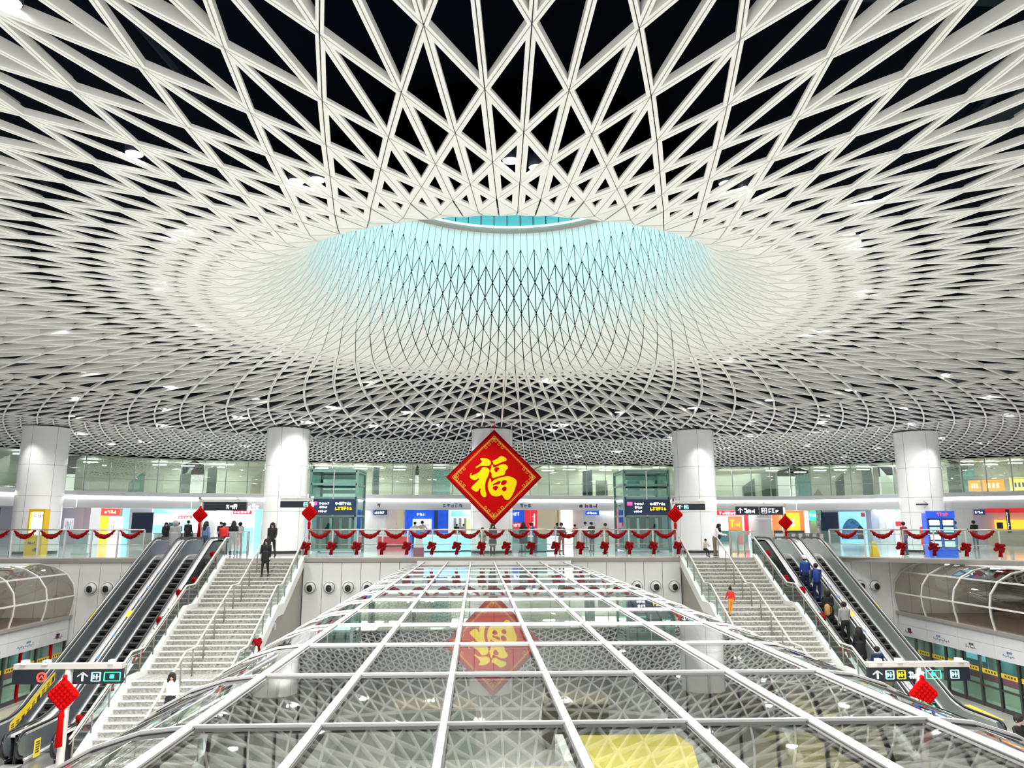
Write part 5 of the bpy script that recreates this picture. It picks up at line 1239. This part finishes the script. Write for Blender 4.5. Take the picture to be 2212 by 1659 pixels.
# concourse, behind the centre railing
for kind, px, py, rz, lab, top, bot, hair, sc in (
  ('hips', 895, 1186, B + .2, 'person in white top and black shorts standing left of the banner', 'cl_white', 'cl_black', 'short', 1.0),
  ('hips', 911, 1187, B - .2, 'person in beige top and dark jeans beside the white shirt', 'cl_beige', 'cl_jeans', 'short', 1.03),
  ('child', 1042, 1199, 0, 'child in brown camouflage standing at the centre railing', 'cl_camo', 'cl_camo', 'short', .80),
  ('coat', 1064, 1199, .3, 'person in a black coat directly below the banner tip', 'cl_black', 'cl_black', 'long', .92),
  ('coat', 1131, 1194, B, 'person in a dark coat with long black hair right of the banner', 'cl_black', 'cl_camo', 'long', .97),
  ('lean', 1157, 1195, -1.2, 'person bending over the teal counter', 'cl_blue', 'cl_black', 'short', .98),
  ('phone', 1213, 1200, .2, 'person in black jacket and dark red trousers at the centre railing', 'cl_black', 'cl_maroon', 'short', .95),
  ('stand', 1204, 1184, B, 'person with black hair standing behind the white counter', 'cl_grey', 'cl_black', 'short', .95),
  ('phone', 1243, 1183, -.6, 'person in tan clothes holding a phone behind the right half of the railing', 'cl_tan', 'cl_beige', 'short', .9),
  ('hips', 1265, 1185, .4, 'person in white and grey looking up in front of the pink wall', 'cl_white', 'cl_grey', 'short', 1.0),
  ('phone', 1279, 1192, -.8, 'person in dark jacket raising both hands near the pink wall', 'cl_black', 'cl_jeans', 'short', .98),
  ('coat', 1309, 1196, -.9, 'person in brown coat walking with a pink bag', 'cl_brown', 'cl_brown', 'short', .93),
  ('stand', 843, 1172, B, 'person in pale shirt standing by the red covered table', 'cl_white', 'cl_grey', 'short', .97),
  ('stand', 856, 1172, B + .4, 'second person by the red covered table, dark hair', 'cl_beige', 'cl_black', 'short', 1.0),
  ('stand', 986, 1172, B, 'person with black hair at the cyan counters', 'cl_black', 'cl_black', 'short', .93),
  ('stand', 1001, 1172, B, 'person in grey at the cyan counters', 'cl_grey', 'cl_black', 'short', .93),
  ('stand', 1957, 1200, B + .3, 'person in dark red jacket and jeans at the right railing', 'cl_maroon', 'cl_jeans', 'short', .97),
  ('coat', 2003, 1200, B - .2, 'person in a long dark red coat beside the drinks fridge', 'cl_red', 'cl_maroon', 'short', .97),
  ('stand', 2068, 1192, 1.2, 'person standing at the right side of the drinks fridge', 'cl_grey', 'cl_jeans', 'short', 1.0),
  ('phone', 2110, 1188, B, 'person in black holding up a phone at the far right', 'cl_black', 'cl_jeans', 'short', 1.04),
  ('coat', 355, 1186, .6, 'person in black in the queue behind the far left escalator', 'cl_black', 'cl_black', 'long', .97),
  ('stand', 373, 1186, -.4, 'person in beige jacket in the queue behind the left escalators', 'cl_beige', 'cl_black', 'short', .97),
  ('phone', 382, 1184, .2, 'person in denim jacket in the queue behind the left escalators', 'cl_denim', 'cl_jeans', 'short', .99),
  ('coat', 403, 1184, B, 'tall person in black in the queue behind the left escalators', 'cl_black', 'cl_black', 'short', 1.05),
  ('stand', 474, 1184, B, 'person in black at the gates left of the stairs', 'cl_black', 'cl_black', 'short', 1.0),
  ('stand', 516, 1186, B, 'person with white top at the gates behind the left stairs', 'cl_white', 'cl_navy', 'hood', .98)):
    x, y = on_floor(px, py); person(kind, x, y, 0, rz, lab, top, bot, hair, sc=sc)
# the heads of the left escalators
person('coat', -14.93, 36.9, .0, B + .25, 'person in grey hooded jacket leaving the far left escalator', 'cl_grey', 'cl_black', 'hood', 'cl_grey', 1.0)
person('stand', -14.1, 38.6, 0, B - .5, 'person with long black hair and denim jacket past the left escalator', 'cl_denim', 'cl_jeans', 'long', sc=.98)
person('walk', -13.2, 38.5, 0, B, 'person in bright red jacket past the inner left escalator', 'cl_red', 'cl_black', 'short', sc=.97)
person('stand', -12.95, 39.2, 0, B, 'person with long black hair behind the red jacket', 'cl_black', 'cl_black', 'long', sc=1.0)
# stairs
def stair_floor(y): 
    for ya, yb, z in steps:
        if ya - .001 <= y < yb: return z
    return 0 if y > WY else PZ
def stair_person(kind, x, y, rz, *a, **k): return person(kind, x, y, stair_floor(y), rz, *a, **k)
stair_person('down_black', -10.1, 34.75, .05, 'woman in black with long hair walking down the top of the left staircase', 'cl_black', 'cl_black', 'long', face=True, sc=.97)
stair_person('walk', -10.35, 36.6, 0, 'person in black coming behind the woman on the left staircase', 'cl_black', 'cl_black', 'long', face=True, sc=.97)
stair_person('down_white', -10.25, 25.35, .1, 'woman in white top and black trousers walking down the left staircase', 'cl_white', 'cl_black', 'long', face=True, sc=.97)
stair_person('sit', 10.0, 36.3, .1, 'child in beige sitting at the head of the right staircase', 'cl_beige', 'cl_black', 'short', face=True, sc=.62)
stair_person('lean', 10.65, 36.9, .9, 'woman in white shirt stooping beside the sitting child', 'cl_white', 'cl_camo', 'long', sc=.95)
stair_person('up', 9.45, 31.3, B, 'person in red jacket and orange trousers climbing the right staircase', 'cl_red', 'cl_orange', 'bun', sc=.66)
backpack((10.85, 37.0, 1.05), 'cl_black', 'black backpack on the woman stooping beside the sitting child')
# riders on the right escalator nearest the stairs
def rider(y, x, kind, lab, top, bot, hair='short', hc='hair_black', sc=1.): return person(kind, x, y, ezf(y), B, lab, top, bot, hair, hc, sc)
rider(33.5, 13.55, 'ride', 'rider in blue jacket and white cap, highest on the right escalator', 'cl_blue', 'cl_navy', 'short', 'hair_black', .98)
_c = [o for o in bpy.data.objects if o.name.startswith('person') and o.get('label', '').startswith('rider in blue jacket')][0]; _k = link('cap', HAIR['cap'].copy(), _c, tuple(Vector(tuple(BODY['ride']['head'])) + Vector((0, .01, .03)))); _k.data.materials[0] = M['cl_white']; _k.scale = (1.06, 1.06, 1)
rider(32.95, 13.78, 'ride', 'rider in navy top with a blue backpack on the right escalator', 'cl_navy', 'cl_navy', 'short', 'hair_black', 1.0)
backpack((13.70, 32.80, ezf(32.95) + 1.18), 'cl_blue', 'bright blue backpack hanging from the navy rider', 1.05)
rider(31.3, 13.45, 'coat', 'rider in black with a tan bag on the right escalator', 'cl_black', 'cl_black', 'hood', 'cl_black', .97)
backpack((13.32, 31.12, ezf(31.3) + .9), 'cl_tan', 'tan shoulder bag of the black clad rider', .9)
rider(30.5, 13.72, 'ride', 'rider in grey hooded top with a strap across the back', 'cl_grey', 'cl_black', 'short', 'hair_black', 1.0)
rider(29.2, 13.6, 'coat', 'rider in black coat below the grey hooded rider', 'cl_black', 'cl_black', 'long', 'hair_black', .97)
rider(28.2, 13.72, 'ride', 'rider in dark navy jacket low on the right escalator', 'cl_navy', 'cl_jeans', 'short', 'hair_black', .97)
rider(27.3, 13.6, 'ride', 'rider in dark olive jacket low on the right escalator', 'cl_camo', 'cl_black', 'short', 'hair_black', .97)
rider(25.6, 13.55, 'coat', 'rider in red knitted hat stepping onto the right escalator', 'cl_black', 'cl_black', 'cap', 'cl_red', .95)
GUARD = (14.05, 21.5)
person('guard', *GUARD, PZ, .4, 'person in black uniform standing at the bottom right corner', 'cl_black', 'cl_black', 'cap', face=True, sc=1.03)
